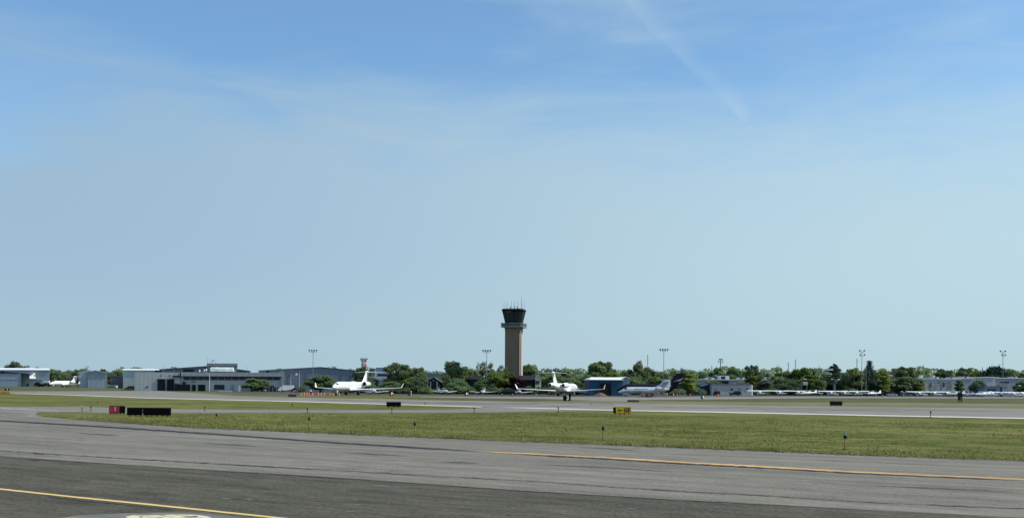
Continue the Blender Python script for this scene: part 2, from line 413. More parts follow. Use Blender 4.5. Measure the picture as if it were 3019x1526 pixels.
sheet('runway', [rn[0] + Vector((-50, 45, 0))] + rn + [ext(rn[-2], rn[-1], 200), rf[0] + Vector((200, -60, 0))] + rf, .010, M_RWY)
# verges and aprons beyond the runway
a = [(1560, 1183.5), (1800, 1186.5), (2150, 1192), (2600, 1197.5), (3019, 1202), (3200, 1204)]; b = [(3200, 1192), (3019, 1190.5), (2600, 1186), (2150, 1184), (1900, 1182), (1700, 1181)]
sheet('grass_strip', gp(a + b), .005, M_GRASS_DRY)
sheet('grass_verge', gp([(1120, 1173.2), (1250, 1176.5), (1500, 1182), (1700, 1180.5), (1900, 1181.5), (2150, 1183.5), (2600, 1185.5), (3019, 1190), (3200, 1191), (3300, 1172), (3019, 1170), (2600, 1169), (1900, 1173), (1350, 1170), (1250, 1170.5)]), .004, M_GRASS_DK)
sheet('far_taxiway', gp([(1240, 1170), (1350, 1172.3), (1600, 1174.5), (1720, 1179), (1830, 1182.5), (1890, 1182.5), (1850, 1178.5), (2080, 1176.5), (2200, 1174.8), (2400, 1172.6), (3019, 1173.2), (3300, 1174), (3300, 1170), (3019, 1169.5), (2400, 1168), (1900, 1169.5), (1600, 1168.3), (1350, 1167.8), (1240, 1168)]), .009, M_FAR)
sheet('parking_apron', gp([(3300, 1169.6), (3019, 1169), (2400, 1167.6), (1900, 1169), (1600, 1168), (1350, 1167.4), (1150, 1166), (900, 1164), (760, 1162), (640, 1157)]) + [Vector((-150, 475, 0)), Vector((420, 475, 0))], .006, M_PARK)
sheet('hangar_apron', gp([(-150, 1151.4), (0, 1152.6), (150, 1151.3), (300, 1150.3), (300, 1149.6), (150, 1150.4), (0, 1151), (-150, 1150)]), .013, M_FAR)
# markings
def strip(name, pts, th, z, m, jit=0.0, seed=0, sub=14, taper=False):
    r = random.Random(seed); L = []
    for i in range(len(pts) - 1):
        (u0, v0), (u1, v1) = pts[i], pts[i+1]
        for k in range(sub): L.append((u0 + (u1-u0)*k/sub, v0 + (v1-v0)*k/sub))
    L.append(pts[-1]); A = []; B = []; C = []; n = len(L)
    for i, (u, v) in enumerate(L):
        t = th(i/(n-1)) if callable(th) else th
        w0 = t/2*(1 + r.uniform(-jit, jit)); w1 = t/2*(1 + r.uniform(-jit, jit))
        a, b = G(u, v - w0), G(u, v + w1); A.append(a); B.append(b); C.append((a + b)/2)
    mb = MB(); mb.add([(p.x, p.y, 0) for p in A + C + B], [(q*n + i, (q+1)*n + i, (q+1)*n + i + 1, q*n + i + 1) for q in (0, 1) for i in range(n - 1)])
    o = mb.build(name, m); o.location.z = z
    at_ = o.data.attributes.new('core', 'FLOAT', 'POINT')
    at_.data.foreach_set('value', [0.0]*n + [min(1.0, 12*min(i, n-1-i)/n) for i in range(n)] + [0.0]*n)
    return tag(o, kind='structure')
M_WHITE = soft_paint('white marking paint', (.64, .61, .52), .22, RWY)
M_YEL = soft_paint('yellow marking paint', (.68, .40, .16), .46, TAX, .95)
M_YEL2 = soft_paint('fresh yellow marking paint', (.76, .53, .20), .22, TAX)
M_BLK = soft_paint('black sealing tar', (.040, .040, .046), .30, TAX, .85)
M_SEAM_SHADE = soft_paint('dark crack filler and lip shade', (.030, .029, .027), .52, TAX, .8)  # crack filler, also used for the painted shade along the grass lip
M_PINK = soft_paint('faded pink white paint', (.52, .43, .38), .46, 0.2, .85)
M_SKID = soft_paint('tyre rubber marks', (.06, .057, .052), .36, TAX, .42, .40, 20)
strip('runway_edge_line', [p for p in rw_near if p[0] <= 430] + [(900, 1183.5), (1400, 1198.5), (1425, 1199)], lambda t: .7 + 2.0*t**.8, .020, M_WHITE, .15, 1, 8)
strip('runway_edge_line', rw_near[7:] + [(3400, 1240)], lambda t: 2.8 + 1.3*t, .020, M_WHITE, .15, 2, 12)
strip('faded_line', [(-60, 1199), (0, 1203.5), (80, 1207), (195, 1211.5), (250, 1213)], lambda t: 3.6 - 2*t, .022, M_PINK, .5, 3, 12)
strip('faded_line', [(-60, 1198), (0, 1200.5), (50, 1202.5), (90, 1204)], 1.6, .022, M_PINK, .5, 9, 8)
strip('faded_line', [(0, 1223), (20, 1223.5)], 1.5, .022, M_PINK, .3, 4, 8)
strip('faded_line', [(75, 1225.5), (105, 1226), (118, 1226.3)], 2.2, .022, M_PINK, .3, 5, 8)
strip('tar_line', [(-40, 1238), (0, 1240.5), (58, 1243.5), (330, 1259.5), (650, 1281), (1000, 1306), (1420, 1331.5)], lambda t: 4.4 + 1.8*t, .022, M_BLK, .18, 6, 26)
strip('yellow_line', [(1410, 1331.5), (1500, 1335.5), (1560, 1338), (1760, 1348), (2019, 1364), (2220, 1374.5), (2500, 1391), (3019, 1414.5), (3200, 1423)], lambda t: 3.0 + 3.4*min(1, t*2.0), .026, M_YEL, .25, 7, 16)
strip('tar_line', [(1520, 1339), (1760, 1351), (2019, 1367.5), (2220, 1378), (2500, 1394.5), (3019, 1417.5)], 4.5, .022, M_BLK, .5, 17, 16)
strip('yellow_line', [(-60, 1436.8), (0, 1443), (217, 1466.5), (427, 1487.5), (800, 1526.5), (900, 1537)], 5.6, .028, M_YEL2, .06, 8, 16)
strip('crack', [(-40, 1325), (0, 1329), (97, 1336), (427, 1355.5), (660, 1369), (1000, 1387.5), (1310, 1406), (1582, 1419.5), (1815, 1437), (2000, 1448.6), (2252, 1462), (2524, 1480), (3019, 1501), (3100, 1505)], lambda t: 3.6, .024, M_SEAM_SHADE, .6, 10, 22)
strip('crack', [(97, 1336), (130, 1338.5)], 4.5, .0255, M_BLK, .5, 11, 8)
strip('crack', [(128, 1464), (217, 1474), (240, 1478), (330, 1485.5), (430, 1496), (520, 1506)], 3.0, .026, M_BLK, .6, 12, 14)
strip('crack', [(0, 1347), (361, 1371.5), (1000, 1411), (1582, 1451), (2000, 1476), (2700, 1512)], 2.6, .024, M_SEAM_SHADE, .6, 13, 30)
strip('grass_lip_shade', [(u, v + 1.2) for u, v in taxi_edge_px[::-1]], lambda t: 2.6 + 1.0*t, .0215, M_SEAM_SHADE, .9, 60, 60)  # dark strip painted for the shade under the overhanging grass lip
for i, pts in enumerate([[(1560, 1368), (1800, 1379), (2000, 1393)], [(2560, 1432), (2800, 1441), (3019, 1452)], [(1000, 1334), (1210, 1345)], [(220, 1276), (360, 1285)], [(1700, 1317), (1900, 1329)], [(580, 1305), (800, 1318)], [(1290, 1361), (1420, 1367)], [(80, 1357), (120, 1359.5)]]):
    strip('tyre_mark', pts, lambda t: 5*math.sin(math.pi*max(.03, min(.97, t))), .021, M_SKID, .3, 20 + i, 14)
for i, pts in enumerate([[(1500, 1189), (1700, 1186.5), (1790, 1188), (1812, 1191.5), (1780, 1194), (1690, 1196), (1600, 1196.5)], [(1150, 1187), (1400, 1189), (1620, 1187)], [(900, 1177), (1300, 1186), (1600, 1192)], [(1900, 1200), (2300, 1206), (2700, 1213)], [(2000, 1197), (2500, 1205), (3019, 1213)], [(2250, 1211), (2420, 1213.6)]]):
    strip('tyre_mark', pts, 1.3, .019, M_SKID, .5, 40 + i, 14)
r_ = random.Random(91)
M_SCUFF = soft_paint('pale scuffed asphalt', (.34, .33, .27), .50, TAX, .55, .35, 6)
for i in range(26):
    u, v = r_.uniform(20, 2900), r_.uniform(1400, 1520); l_ = r_.uniform(10, 55)
    if v < 1372 + u*.042: continue
    strip('scuff_mark', [(u, v), (u + l_, v + l_*.045)], lambda t: 2.6*math.sin(math.pi*max(.05, min(.95, t))), .0235, M_SCUFF, .5, 100 + i, 8)
strip('scuff_mark', [(1092, 1430.5), (1112, 1432), (1150, 1435.5)], 3.0, .0235, M_SCUFF, .6, 140, 10)
strip('scuff_mark', [(1218, 1434), (1222, 1441)], 3.0, .0235, M_SCUFF, .2, 141, 4)
strip('pale_line', [(2560, 1187.3), (2750, 1189), (2880, 1190.5), (3019, 1191.8), (3200, 1193)], .9, .012, M_PINK, .4, 50, 10)
# worn painted surface marking under the bottom edge of the view
M_CREAM = paint_mat('worn cream marking', (.74, .62, .36), .47, TAX, (.20, .19, .15))
M_GREYP = paint_mat('greyed marking border', (.22, .20, .145), .50, TAX, (.13, .13, .12))
sheet('surface_marking', wiggle(gp([(170, 1530), (230, 1521), (330, 1516.5), (470, 1512.2), (560, 1512.5), (650, 1519), (720, 1527), (600, 1560), (300, 1560)]), .3, .03, 5), .024, M_GREYP)
sheet('surface_marking', wiggle(gp([(372, 1526), (390, 1521.5), (450, 1520.5), (540, 1519), (590, 1521), (625, 1528), (560, 1548), (400, 1548)]), .2, .03, 6), .030, M_CREAM)
for i, (u, v, du) in enumerate([(416, 1526, 6), (573, 1525, 11)]):
    sheet('surface_marking', gp([(u-du, v), (u, v-1.3), (u+du, v-.5), (u+du*.8, v+2), (u-du*.7, v+1.5)]), .034, paint_mat('black marking paint', (.06, .06, .055), .42) if 'black marking paint' not in MATS else MATS['black marking paint'])

# ---------------------------------------------------------------- grass blades along the near strip
def grass_blades():
    rnd = random.Random(11); V = []; FF = []
    E = te  # edge from right to left
    bl = sorted(con_bot[:8] + [(u, v + 3.5) for u, v in rw_near[9:]])
    def far_v(u):
        if u <= bl[0][0]: return bl[0][1] + 1
        for (a, b), (c, d) in zip(bl[:-1], bl[1:]):
            if u <= c: return b + (d - b)*(u - a)/(c - a) + 1
        return bl[-1][1] + (u - bl[-1][0])*.02 + 1
    segs = []
    from mathutils import noise as nz
    def clump(p): return nz.noise(Vector((p.x*.16, p.y*.10, 3.3))) + .6*nz.noise(Vector((p.x*.5, p.y*.35, 8.1)))
    def tuft(p, h, spread, n):
        for _ in range(n):
            a = rnd.uniform(0, 6.283); b = rnd.uniform(0, 6.283); wd = rnd.uniform(.018, .04)
            x = p.x + rnd.gauss(0, spread); y = p.y + rnd.gauss(0, spread); hh = h*rnd.uniform(.5, 1.25); ln = hh*rnd.uniform(.1, .9)
            i = len(V); dx, dy = math.cos(a)*wd, math.sin(a)*wd
            V.extend([(x-dx, y-dy, 0), (x+dx, y+dy, 0), (x + math.cos(b)*ln, y + math.sin(b)*ln, hh)]); FF.append((i, i+1, i+2))
    for (a, b) in zip(E[:-1], E[1:]):
        L = (b - a).length; d = (b - a)/L; nrm = Vector((d.y, -d.x, 0))
        if nrm.y < 0: nrm = -nrm
        s0 = 0
        if a.x > 32: s0 = max(0.0, L - 30)      # only the stretch beside the view
        Lv = L - s0
        for _ in range(int(Lv*26)):             # ragged lip over the pavement
            p = a + d*(s0 + rnd.random()*Lv) + nrm*abs(rnd.gauss(0, .45)); p -= nrm*.08
            tuft(p, rnd.choice((.04, .07, .10, .14, .2))*(1 + 1.2*max(-.5, clump(p*2.3))), .10, 5)
        segs.append((a, d, nrm, s0, Lv))
    nlip = len(FF)
    for a, d, nrm, s0, Lv in segs:
        for _ in range(int(Lv*230)):
            q = rnd.random()**1.6*48
            p = a + d*(s0 + rnd.random()*Lv) + nrm*q
            if p.y < 3: continue
            u_ = CU + F*p.x/p.y; v_ = CV + F*H/p.y + ROLL*(u_ - CU)
            if v_ < far_v(u_): continue                   # keeps off the pavement behind the strip
            c_ = clump(p)
            if c_ < -.25 and rnd.random() < .8: continue
            tuft(p, rnd.choice((.03, .035, .045, .06, .08))*(1 + 1.3*max(0, c_)), .16, 4)
    out = []
    for q in (0, nlip), (nlip, len(FF)):
        mb = MB(); k0 = q[0]*3; mb.v = V[k0:q[1]*3]; mb.f = [tuple(i - k0 for i in f) for f in FF[q[0]:q[1]]]; mb.mi = [0]*len(mb.f); mb.sm = [False]*len(mb.f); out.append(mb)
    return out
M_BLADE = foliage('grass blades', (.115, .132, .030), (.250, .238, .078), .5)
lip_, field_ = grass_blades()
M_FRINGE = foliage('dry fringe blades', (.150, .150, .048), (.360, .320, .135), .5)
tag(lip_.build('grass', M_FRINGE), 'ragged dry grass fringe hanging over the taxiway edge', 'grass', kind='stuff')
tag(field_.build('grass', M_BLADE), 'short rough grass behind the near taxiway edge', 'grass', kind='stuff')
# ---------------------------------------------------------------- shared materials
M_PW = mat('white aircraft paint', (.86, .86, .84), .25, .03, .4, coat=.4)
M_PW2 = mat('pale grey aircraft paint', (.40, .44, .48), .3, .05, .4, coat=.3)
M_PG = mat('grey aircraft belly paint', (.22, .25, .27), .35, .06, .4, coat=.2)
M_PB = mat('near black aircraft paint', (.012, .009, .018), .35, .1, .4, spec=.12)
M_GLZ = mat('dark aircraft glazing', (.012, .015, .018), .1, .1, 1, spec=.3)
M_RUB = mat('black rubber', (.03, .03, .03), .8, .2, 3)
M_STL = mat('bare steel', (.45, .45, .45), .35, .1, 2, metal=.8)
M_DKM = mat('dark metal', (.016, .017, .019), .6, .2, 2, spec=.1)
M_BLUEP = mat('blue aircraft trim', (.06, .10, .22), .3, .1, .6)
M_REDP = mat('red aircraft trim', (.50, .10, .08), .35, .1, .6)
M_CREAMP = mat('cream aircraft paint', (.70, .66, .50), .35, .06, .6)

def cat_interp(P, n):
    "Catmull-Rom through the section list, n steps a span"
    out = []
    for i in range(len(P) - 1):
        p0, p1, p2, p3 = P[max(0, i-1)], P[i], P[i+1], P[min(len(P)-1, i+2)]
        for k in range(n):
            t = k/n
            out.append(tuple(.5*(2*b + (c - a)*t + (2*a - 5*b + 4*c - d)*t*t + (3*b - a - 3*c + d)*t**3) for a, b, c, d in zip(p0, p1, p2, p3)))
    return out + [P[-1]]
class Body:
    "fuselage of elliptical (or squarish) sections: (x, centre z, half width, half height)"
    def __init__(s, secs, sq=2.0, nn=4): s.S = cat_interp(secs, nn); s.sq = sq
    def at(s, x):
        S = s.S
        for a, b in zip(S[:-1], S[1:]):
            if (a[0] - x)*(b[0] - x) <= 0 and a[0] != b[0]:
                t = (x - a[0])/(b[0] - a[0]); return tuple(p + (q - p)*t for p, q in zip(a, b))
        return S[0] if abs(S[0][0] - x) < abs(S[-1][0] - x) else S[-1]
    def pt(s, x, th, off=0.0):
        _, zc, ry, rz = s.at(x); e = 2.0/s.sq
        c, q = math.cos(th), math.sin(th)
        return (x, (abs(c)**e)*math.copysign(1, c)*(max(ry, .01) + off), zc + (abs(q)**e)*math.copysign(1, q)*(max(rz, .01) + off))
    def mesh(s, n=22):
        mb = MB()
        mb.loft([[s.pt(S[0], 2*math.pi*k/n) for k in range(n)] for S in s.S]); return mb
    def patch(s, mb, x0, x1, t0, t1, off=.015, nx=4, nt_=4):
        P = [s.pt(x0 + (x1-x0)*i/nx, t0 + (t1-t0)*j/nt_, off) for i in range(nx+1) for j in range(nt_+1)]
        m = nt_+1
        mb.add(P, [(i*m+j, i*m+j+1, (i+1)*m+j+1, (i+1)*m+j) for i in range(nx) for j in range(nt_)], True)
def foil(mb, secs):
    "lifting surface: sections (leading edge point, chord, thickness, thickness direction)"
    prof = [(0, 0), (.04, .35), (.15, .8), (.35, 1), (.65, .7), (1, .06), (1, -.06), (.65, -.45), (.35, -.65), (.15, -.6), (.04, -.3)]
    rings = []
    for le, ch, th, up in secs:
        rings.append([(le[0] - ch*a, le[1] + up[1]*th*b*.5, le[2] + up[2]*th*b*.5) for a, b in prof])
    mb.loft(rings)
ZUP, YUP = (0, 0, 1), (0, 1, 0)
def wheel(name, c, r, w, parent):
    mb = MB(); x, y, z = c
    mb.cur = 0; mb.lathe([(-w/2, r*.55), (-w/2, r*.9), (-w/3, r), (w/3, r), (w/2, r*.9), (w/2, r*.55)], c, 'y', 16)
    mb.cur = 1; mb.lathe([(-w/2 - .01, r*.2), (-w/2 - .005, r*.56), (w/2 + .005, r*.56), (w/2 + .01, r*.2)], c, 'y', 12)
    return mb.build(name, [M_RUB, M_STL], parent)
def bizjet(rootname, loc, rz, label, sp, group=None):
    r = empty(rootname, loc, label, 'jet', rz, group)
    B = Body(sp['secs']); pm = sp['paint']; wm = sp.get('wing_paint', pm); em = sp.get('engine_paint', pm); fm = sp.get('fin_paint', pm)
    B.mesh().build('fuselage', pm, r)
    for x0, x1, t0, t1 in sp['cockpit']:
        for s in (1, -1):
            mb = MB(); a, b = (t0, t1) if s > 0 else (math.pi - t0, math.pi - t1); B.patch(mb, x0, x1, a, b); mb.build('windshield', M_GLZ, r)
    for x in sp['win_x']:
        for s in (1, -1):
            mb = MB(); t = sp['win_t']; d = sp['win_d']; w_ = sp['win_w']
            cx, ct = x, (t if s > 0 else math.pi - t); pts = [B.pt(cx + w_/2*math.cos(q*.6283), ct + d*math.sin(q*.6283), .016) for q in range(10)]
            mb.face(pts); mb.build('window', M_GLZ, r)
    if sp.get('belly'):
        x0, x1, t0, t1 = sp['belly']; mb = MB(); B.patch(mb, x0, x1, t0, t1, .012, 22, 12); mb.build('belly_stripe', sp['belly_paint'], r)
    if sp.get('door'):
        x0, x1 = sp['door']; mb = MB(); B.patch(mb, x0, x1, -.45, .75, .02, 2, 8); mb.build('cabin_door', pm, r)
    W = sp['wing']
    for s in (1, -1):
        mb = MB(); secs = []
        for le, ch, th in W: secs.append(((le[0], le[1]*s, le[2]), ch, th, ZUP))
        foil(mb, secs); o = recalc(mb.build('wing', wm, r))
        if sp.get('winglet'):
            h, sw, out, c1 = sp['winglet']; le, ch, th = W[-1]; mb = MB()
            foil(mb, [((le[0], le[1]*s, le[2]), ch, th, YUP), ((le[0] - sw, (le[1] + out)*s, le[2] + h), c1, th*.5, YUP)])
            recalc(mb.build('winglet', sp.get('winglet_paint', wm), o))
        mb = MB(); le0, c0, _ = W[0]; le1, c1_, _ = W[1]
        ya, yb = le0[1] + .5, le1[1]*.62
        f = lambda y: (le0[0] + (le1[0]-le0[0])*(y-le0[1])/(le1[1]-le0[1]) - (c0 + (c1_-c0)*(y-le0[1])/(le1[1]-le0[1])), le0[2] + (le1[2]-le0[2])*(y-le0[1])/(le1[1]-le0[1]))
        xa, za = f(ya); xb, zb = f(yb)
        mb.prism([(xa + .75, ya*s, za - .06), (xa - .12, ya*s, za - .13), (xb - .10, yb*s, zb - .11), (xb + .55, yb*s, zb - .05)], (0, 0, .035)); recalc(mb.build('flap', M_PW2, o))
    ex, ey, ez, er, elen = sp['engine']
    for s in (1, -1):
        mb = MB(); mb.lathe([(elen*.47, er*.70), (elen*.5, er*.84), (elen*.44, er*.98), (elen*.25, er), (-elen*.15, er*.97), (-elen*.42, er*.72), (-elen*.5, er*.60), (-elen*.40, er*.52)], (ex, ey*s, ez), 'x', 24, caps=(False, False)); e = recalc(mb.build('engine', em, r))
        mb = MB(); mb.lathe([(elen*.30, 0.01), (elen*.301, er*.80)], (ex, ey*s, ez), 'x', 24, caps=(True, False)); mb.lathe([(elen*.30, er*.2), (elen*.42, .02)], (ex, ey*s, ez), 'x', 12); mb.lathe([(elen*.30, er*.80), (elen*.47, er*.702)], (ex, ey*s, ez), 'x', 24, caps=(False, False)); mb.build('intake', M_DKM, e)
        mb = MB(); mb.lathe([(-elen*.44, .01), (-elen*.441, er*.56)], (ex, ey*s, ez), 'x', 20, caps=(True, False)); mb.lathe([(-elen*.44, er*.3), (-elen*.60, .03)], (ex, ey*s, ez), 'x', 12); mb.build('exhaust', M_DKM, e)
        mb = MB(); y0 = B.at(ex)[2]*.7
        mb.prism([(ex + elen*.28, y0*s, ez - .02), (ex - elen*.36, y0*s, ez - .02), (ex - elen*.30, (ey - er*.7)*s, ez), (ex + elen*.18, (ey - er*.7)*s, ez)], (0, 0, .22)); recalc(mb.build('pylon', em, e))
    if sp.get('centre_engine'):
        x, z, rr, ln = sp['centre_engine']; mb = MB(); mb.lathe([(ln*.5, rr*.8), (ln*.48, rr*.92), (ln*.3, rr), (-ln*.5, rr*.7)], (x, 0, z), 'x', 20, caps=(False, True)); e = recalc(mb.build('engine', em, r))
        mb = MB(); mb.lathe([(ln*.36, .01), (ln*.361, rr*.9)], (x, 0, z), 'x', 20, caps=(True, False)); mb.build('intake', M_DKM, e)
    mb = MB(); foil(mb, [(le, ch, th, YUP) for le, ch, th in sp['fin']]); fin = recalc(mb.build('fin', fm, r))
    for poly in sp.get('fin_marks', []):
        for s in (1, -1):
            mb = MB(); mb.prism([(x, s*.21, z) for x, z in poly], (0, s*.012, 0)); recalc(mb.build('fin_stripe', sp['mark_paint'], fin))
    for s in (1, -1):
        mb = MB(); foil(mb, [((le[0], le[1]*s, le[2]), ch, th, ZUP) for le, ch, th in sp['stab']]); recalc(mb.build('stabilizer', sp.get('stab_paint', fm), r))
    if sp.get('bullet'):
        x, z, ln, rr = sp['bullet']; mb = MB(); mb.lathe([(ln*.5, .02), (ln*.3, rr*.8), (0, rr), (-ln*.5, .03)], (x, 0, z), 'x', 12); mb.build('tail_bullet', fm, r)
    for gx, gy, gt, wr, ww, two in sp['gear']:
        for s in ((1, -1) if gy else (1,)):
            mb = MB(); mb.tube((gx, gy*s, gt), (gx, gy*s, wr), .10, .08, 8); mb.tube((gx, gy*s - .28, wr), (gx, gy*s + .28, wr), .05, n=6)
            mb.prism([(gx - .14, gy*s + .32*s if gy else .34, wr + .3), (gx + .14, gy*s + .32*s if gy else .34, wr + .3), (gx + .3, gy*s + .32*s if gy else .34, gt), (gx - .3, gy*s + .32*s if gy else .34, gt)], (0, .04, 0))
            g = recalc(mb.build('landing_gear', pm, r))
            for q in (-.2, .2): wheel('wheel', (gx, gy*s + q, wr), wr, ww, g)
    return r
LARGE = dict(paint=M_PW, secs=[(13.6, 2.35, .02, .02), (13.2, 2.37, .34, .33), (12.4, 2.46, .74, .72), (11.2, 2.62, 1.06, 1.05), (9.8, 2.72, 1.28, 1.28), (8, 2.75, 1.35, 1.35), (2, 2.75, 1.35, 1.35), (-6, 2.75, 1.35, 1.35), (-9, 2.95, 1.15, 1.15), (-12, 3.3, .65, .68), (-14.5, 3.6, .10, .12)],
    cockpit=[(12.05, 11.2, .62, .98), (11.95, 11.3, 1.02, 1.5)], win_x=[7.2 - i*1.12 for i in range(12)], win_t=.30, win_d=.13, win_w=.42, door=(9.7, 8.7),
    wing=[((3.0, .9, 1.55), 5.2, .62), ((-1.3, 7.0, 1.85), 3.0, .36), ((-5.4, 14.2, 2.3), 1.5, .16)], winglet=(1.45, 1.1, .55, .65),
    engine=(-8.0, 2.15, 3.45, .82, 4.6), fin=[((-8.2, 0, 3.6), 5.4, .40), ((-9.6, 0, 4.4), 4.0, .36), ((-12.6, 0, 7.35), 2.7, .26)],
    stab=[((-12.7, .05, 7.30), 2.6, .24), ((-14.5, 4.75, 7.12), 1.15, .10)], bullet=(-13.7, 7.38, 3.4, .26), gear=[(11.0, 0, 2.0, .38, .2, 1), (-1.2, 2.0, 1.6, .52, .3, 1)])
bizjet('business_jet', at(1034, 302), math.radians(257), 'large white T-tailed jet facing the camera beside the orange cones', dict(LARGE, winglet_paint=M_CREAMP), 'large white jets')
bizjet('business_jet', at(1667, 317), math.radians(71), 'large white T-tailed jet seen from behind, right of the dark roofed house', LARGE, 'large white jets')
MIDJ = dict(paint=M_PW2, secs=[(8.6, 1.55, .02, .02), (8.2, 1.57, .30, .28), (7.4, 1.70, .62, .56), (6.4, 1.95, .84, .84), (5.4, 2.08, .95, .98), (1, 2.08, .96, 1.0), (-2.6, 2.08, .95, .98), (-5, 2.28, .68, .74), (-7.2, 2.5, .10, .2)],
    cockpit=[(6.75, 6.0, .55, .95), (6.7, 6.15, 1.0, 1.45)], win_x=[3.6 - i*.72 for i in range(6)], win_t=.36, win_d=.17, win_w=.38, door=(5.2, 4.4),
    belly=(7.6, -6.6, -2.9, -.25), belly_paint=M_PG,
    wing=[((1.9, .7, 1.15), 3.4, .42), ((.5, 3.6, 1.36), 2.4, .28), ((-1.2, 7.8, 1.7), 1.2, .12)],
    engine=(-3.9, 1.52, 2.62, .52, 2.7), fin=[((-2.4, 0, 2.95), 5.0, .30), ((-4.2, 0, 3.8), 3.3, .28), ((-5.5, 0, 5.3), 1.9, .20)],
    stab=[((-5.2, .05, 4.55), 1.9, .2), ((-6.2, 3.0, 4.75), 1.0, .08)], gear=[(6.2, 0, 1.3, .28, .16, 1), (-.5, 1.4, 1.2, .36, .2, 1)])
bizjet('business_jet', at(1905, 297), math.radians(186), 'pale grey twin jet with round windows parked before the black jet', dict(MIDJ, wing_paint=M_PG, fin_paint=mat('blue grey fin paint', (.30, .35, .42), .35, .05, .5)), None)
BLACK = dict(paint=M_PB, secs=[(10.6, 2.15, .02, .02), (10.1, 2.18, .36, .34), (9.1, 2.4, .8, .76), (7.9, 2.7, 1.1, 1.08), (6.6, 2.85, 1.25, 1.25), (1, 2.85, 1.25, 1.25), (-4, 2.85, 1.2, 1.2), (-7, 3.1, .85, .9), (-10.4, 3.3, .15, .25)],
    cockpit=[(8.3, 7.5, .55, .95), (8.2, 7.6, 1.0, 1.45)], win_x=[5.0 - i*.95 for i in range(9)], win_t=.32, win_d=.13, win_w=.4,
    wing=[((2.2, .9, 1.75), 4.4, .5), ((.2, 5.0, 2.0), 2.8, .3), ((-2.4, 10.2, 2.5), 1.3, .12)],
    engine=(-5.0, 1.75, 3.35, .62, 3.2), fin=[((-5.2, 0, 3.5), 5.6, .36), ((-6.6, 0, 4.6), 4.6, .32), ((-9.3, 0, 7.7), 3.0, .22)],
    fin_marks=[[(-8.1, 4.9), (-9.2, 4.95), (-10.6, 5.4), (-11.4, 6.2), (-10.4, 5.75), (-9.2, 5.35)], [(-9.4, 4.2), (-10.4, 4.35), (-11.0, 4.9), (-10.2, 4.6)]], mark_paint=M_PW2,
    stab=[((-8.6, .05, 5.1), 2.2, .2), ((-10.3, 3.8, 4.95), 1.1, .1)], gear=[(7.4, 0, 2.0, .33, .18, 1), (-.9, 1.6, 1.7, .42, .22, 1)])
bizjet('business_jet', at(1912, 322), math.radians(181.5), 'near black jet with a pale swoosh on its tall swept fin, beside the blue hangar', BLACK, None)
SMALLJ = dict(MIDJ, paint=M_PW, wing_paint=M_PW, fin_paint=M_PW, belly=None, winglet=(1.2, .5, .3, .5), fin=[((-4.6, 0, 2.8), 2.9, .28), ((-5.2, 0, 3.4), 2.3, .24), ((-6.5, 0, 5.3), 1.6, .18)], stab=[((-6.3, .05, 5.25), 1.6, .18), ((-7.0, 2.9, 5.2), .85, .08)], bullet=(-7.0, 5.3, 2.0, .17))
bizjet('business_jet', at(188, 474), math.radians(248), 'small white T-tailed jet parked between the two grey hangars', SMALLJ, None)

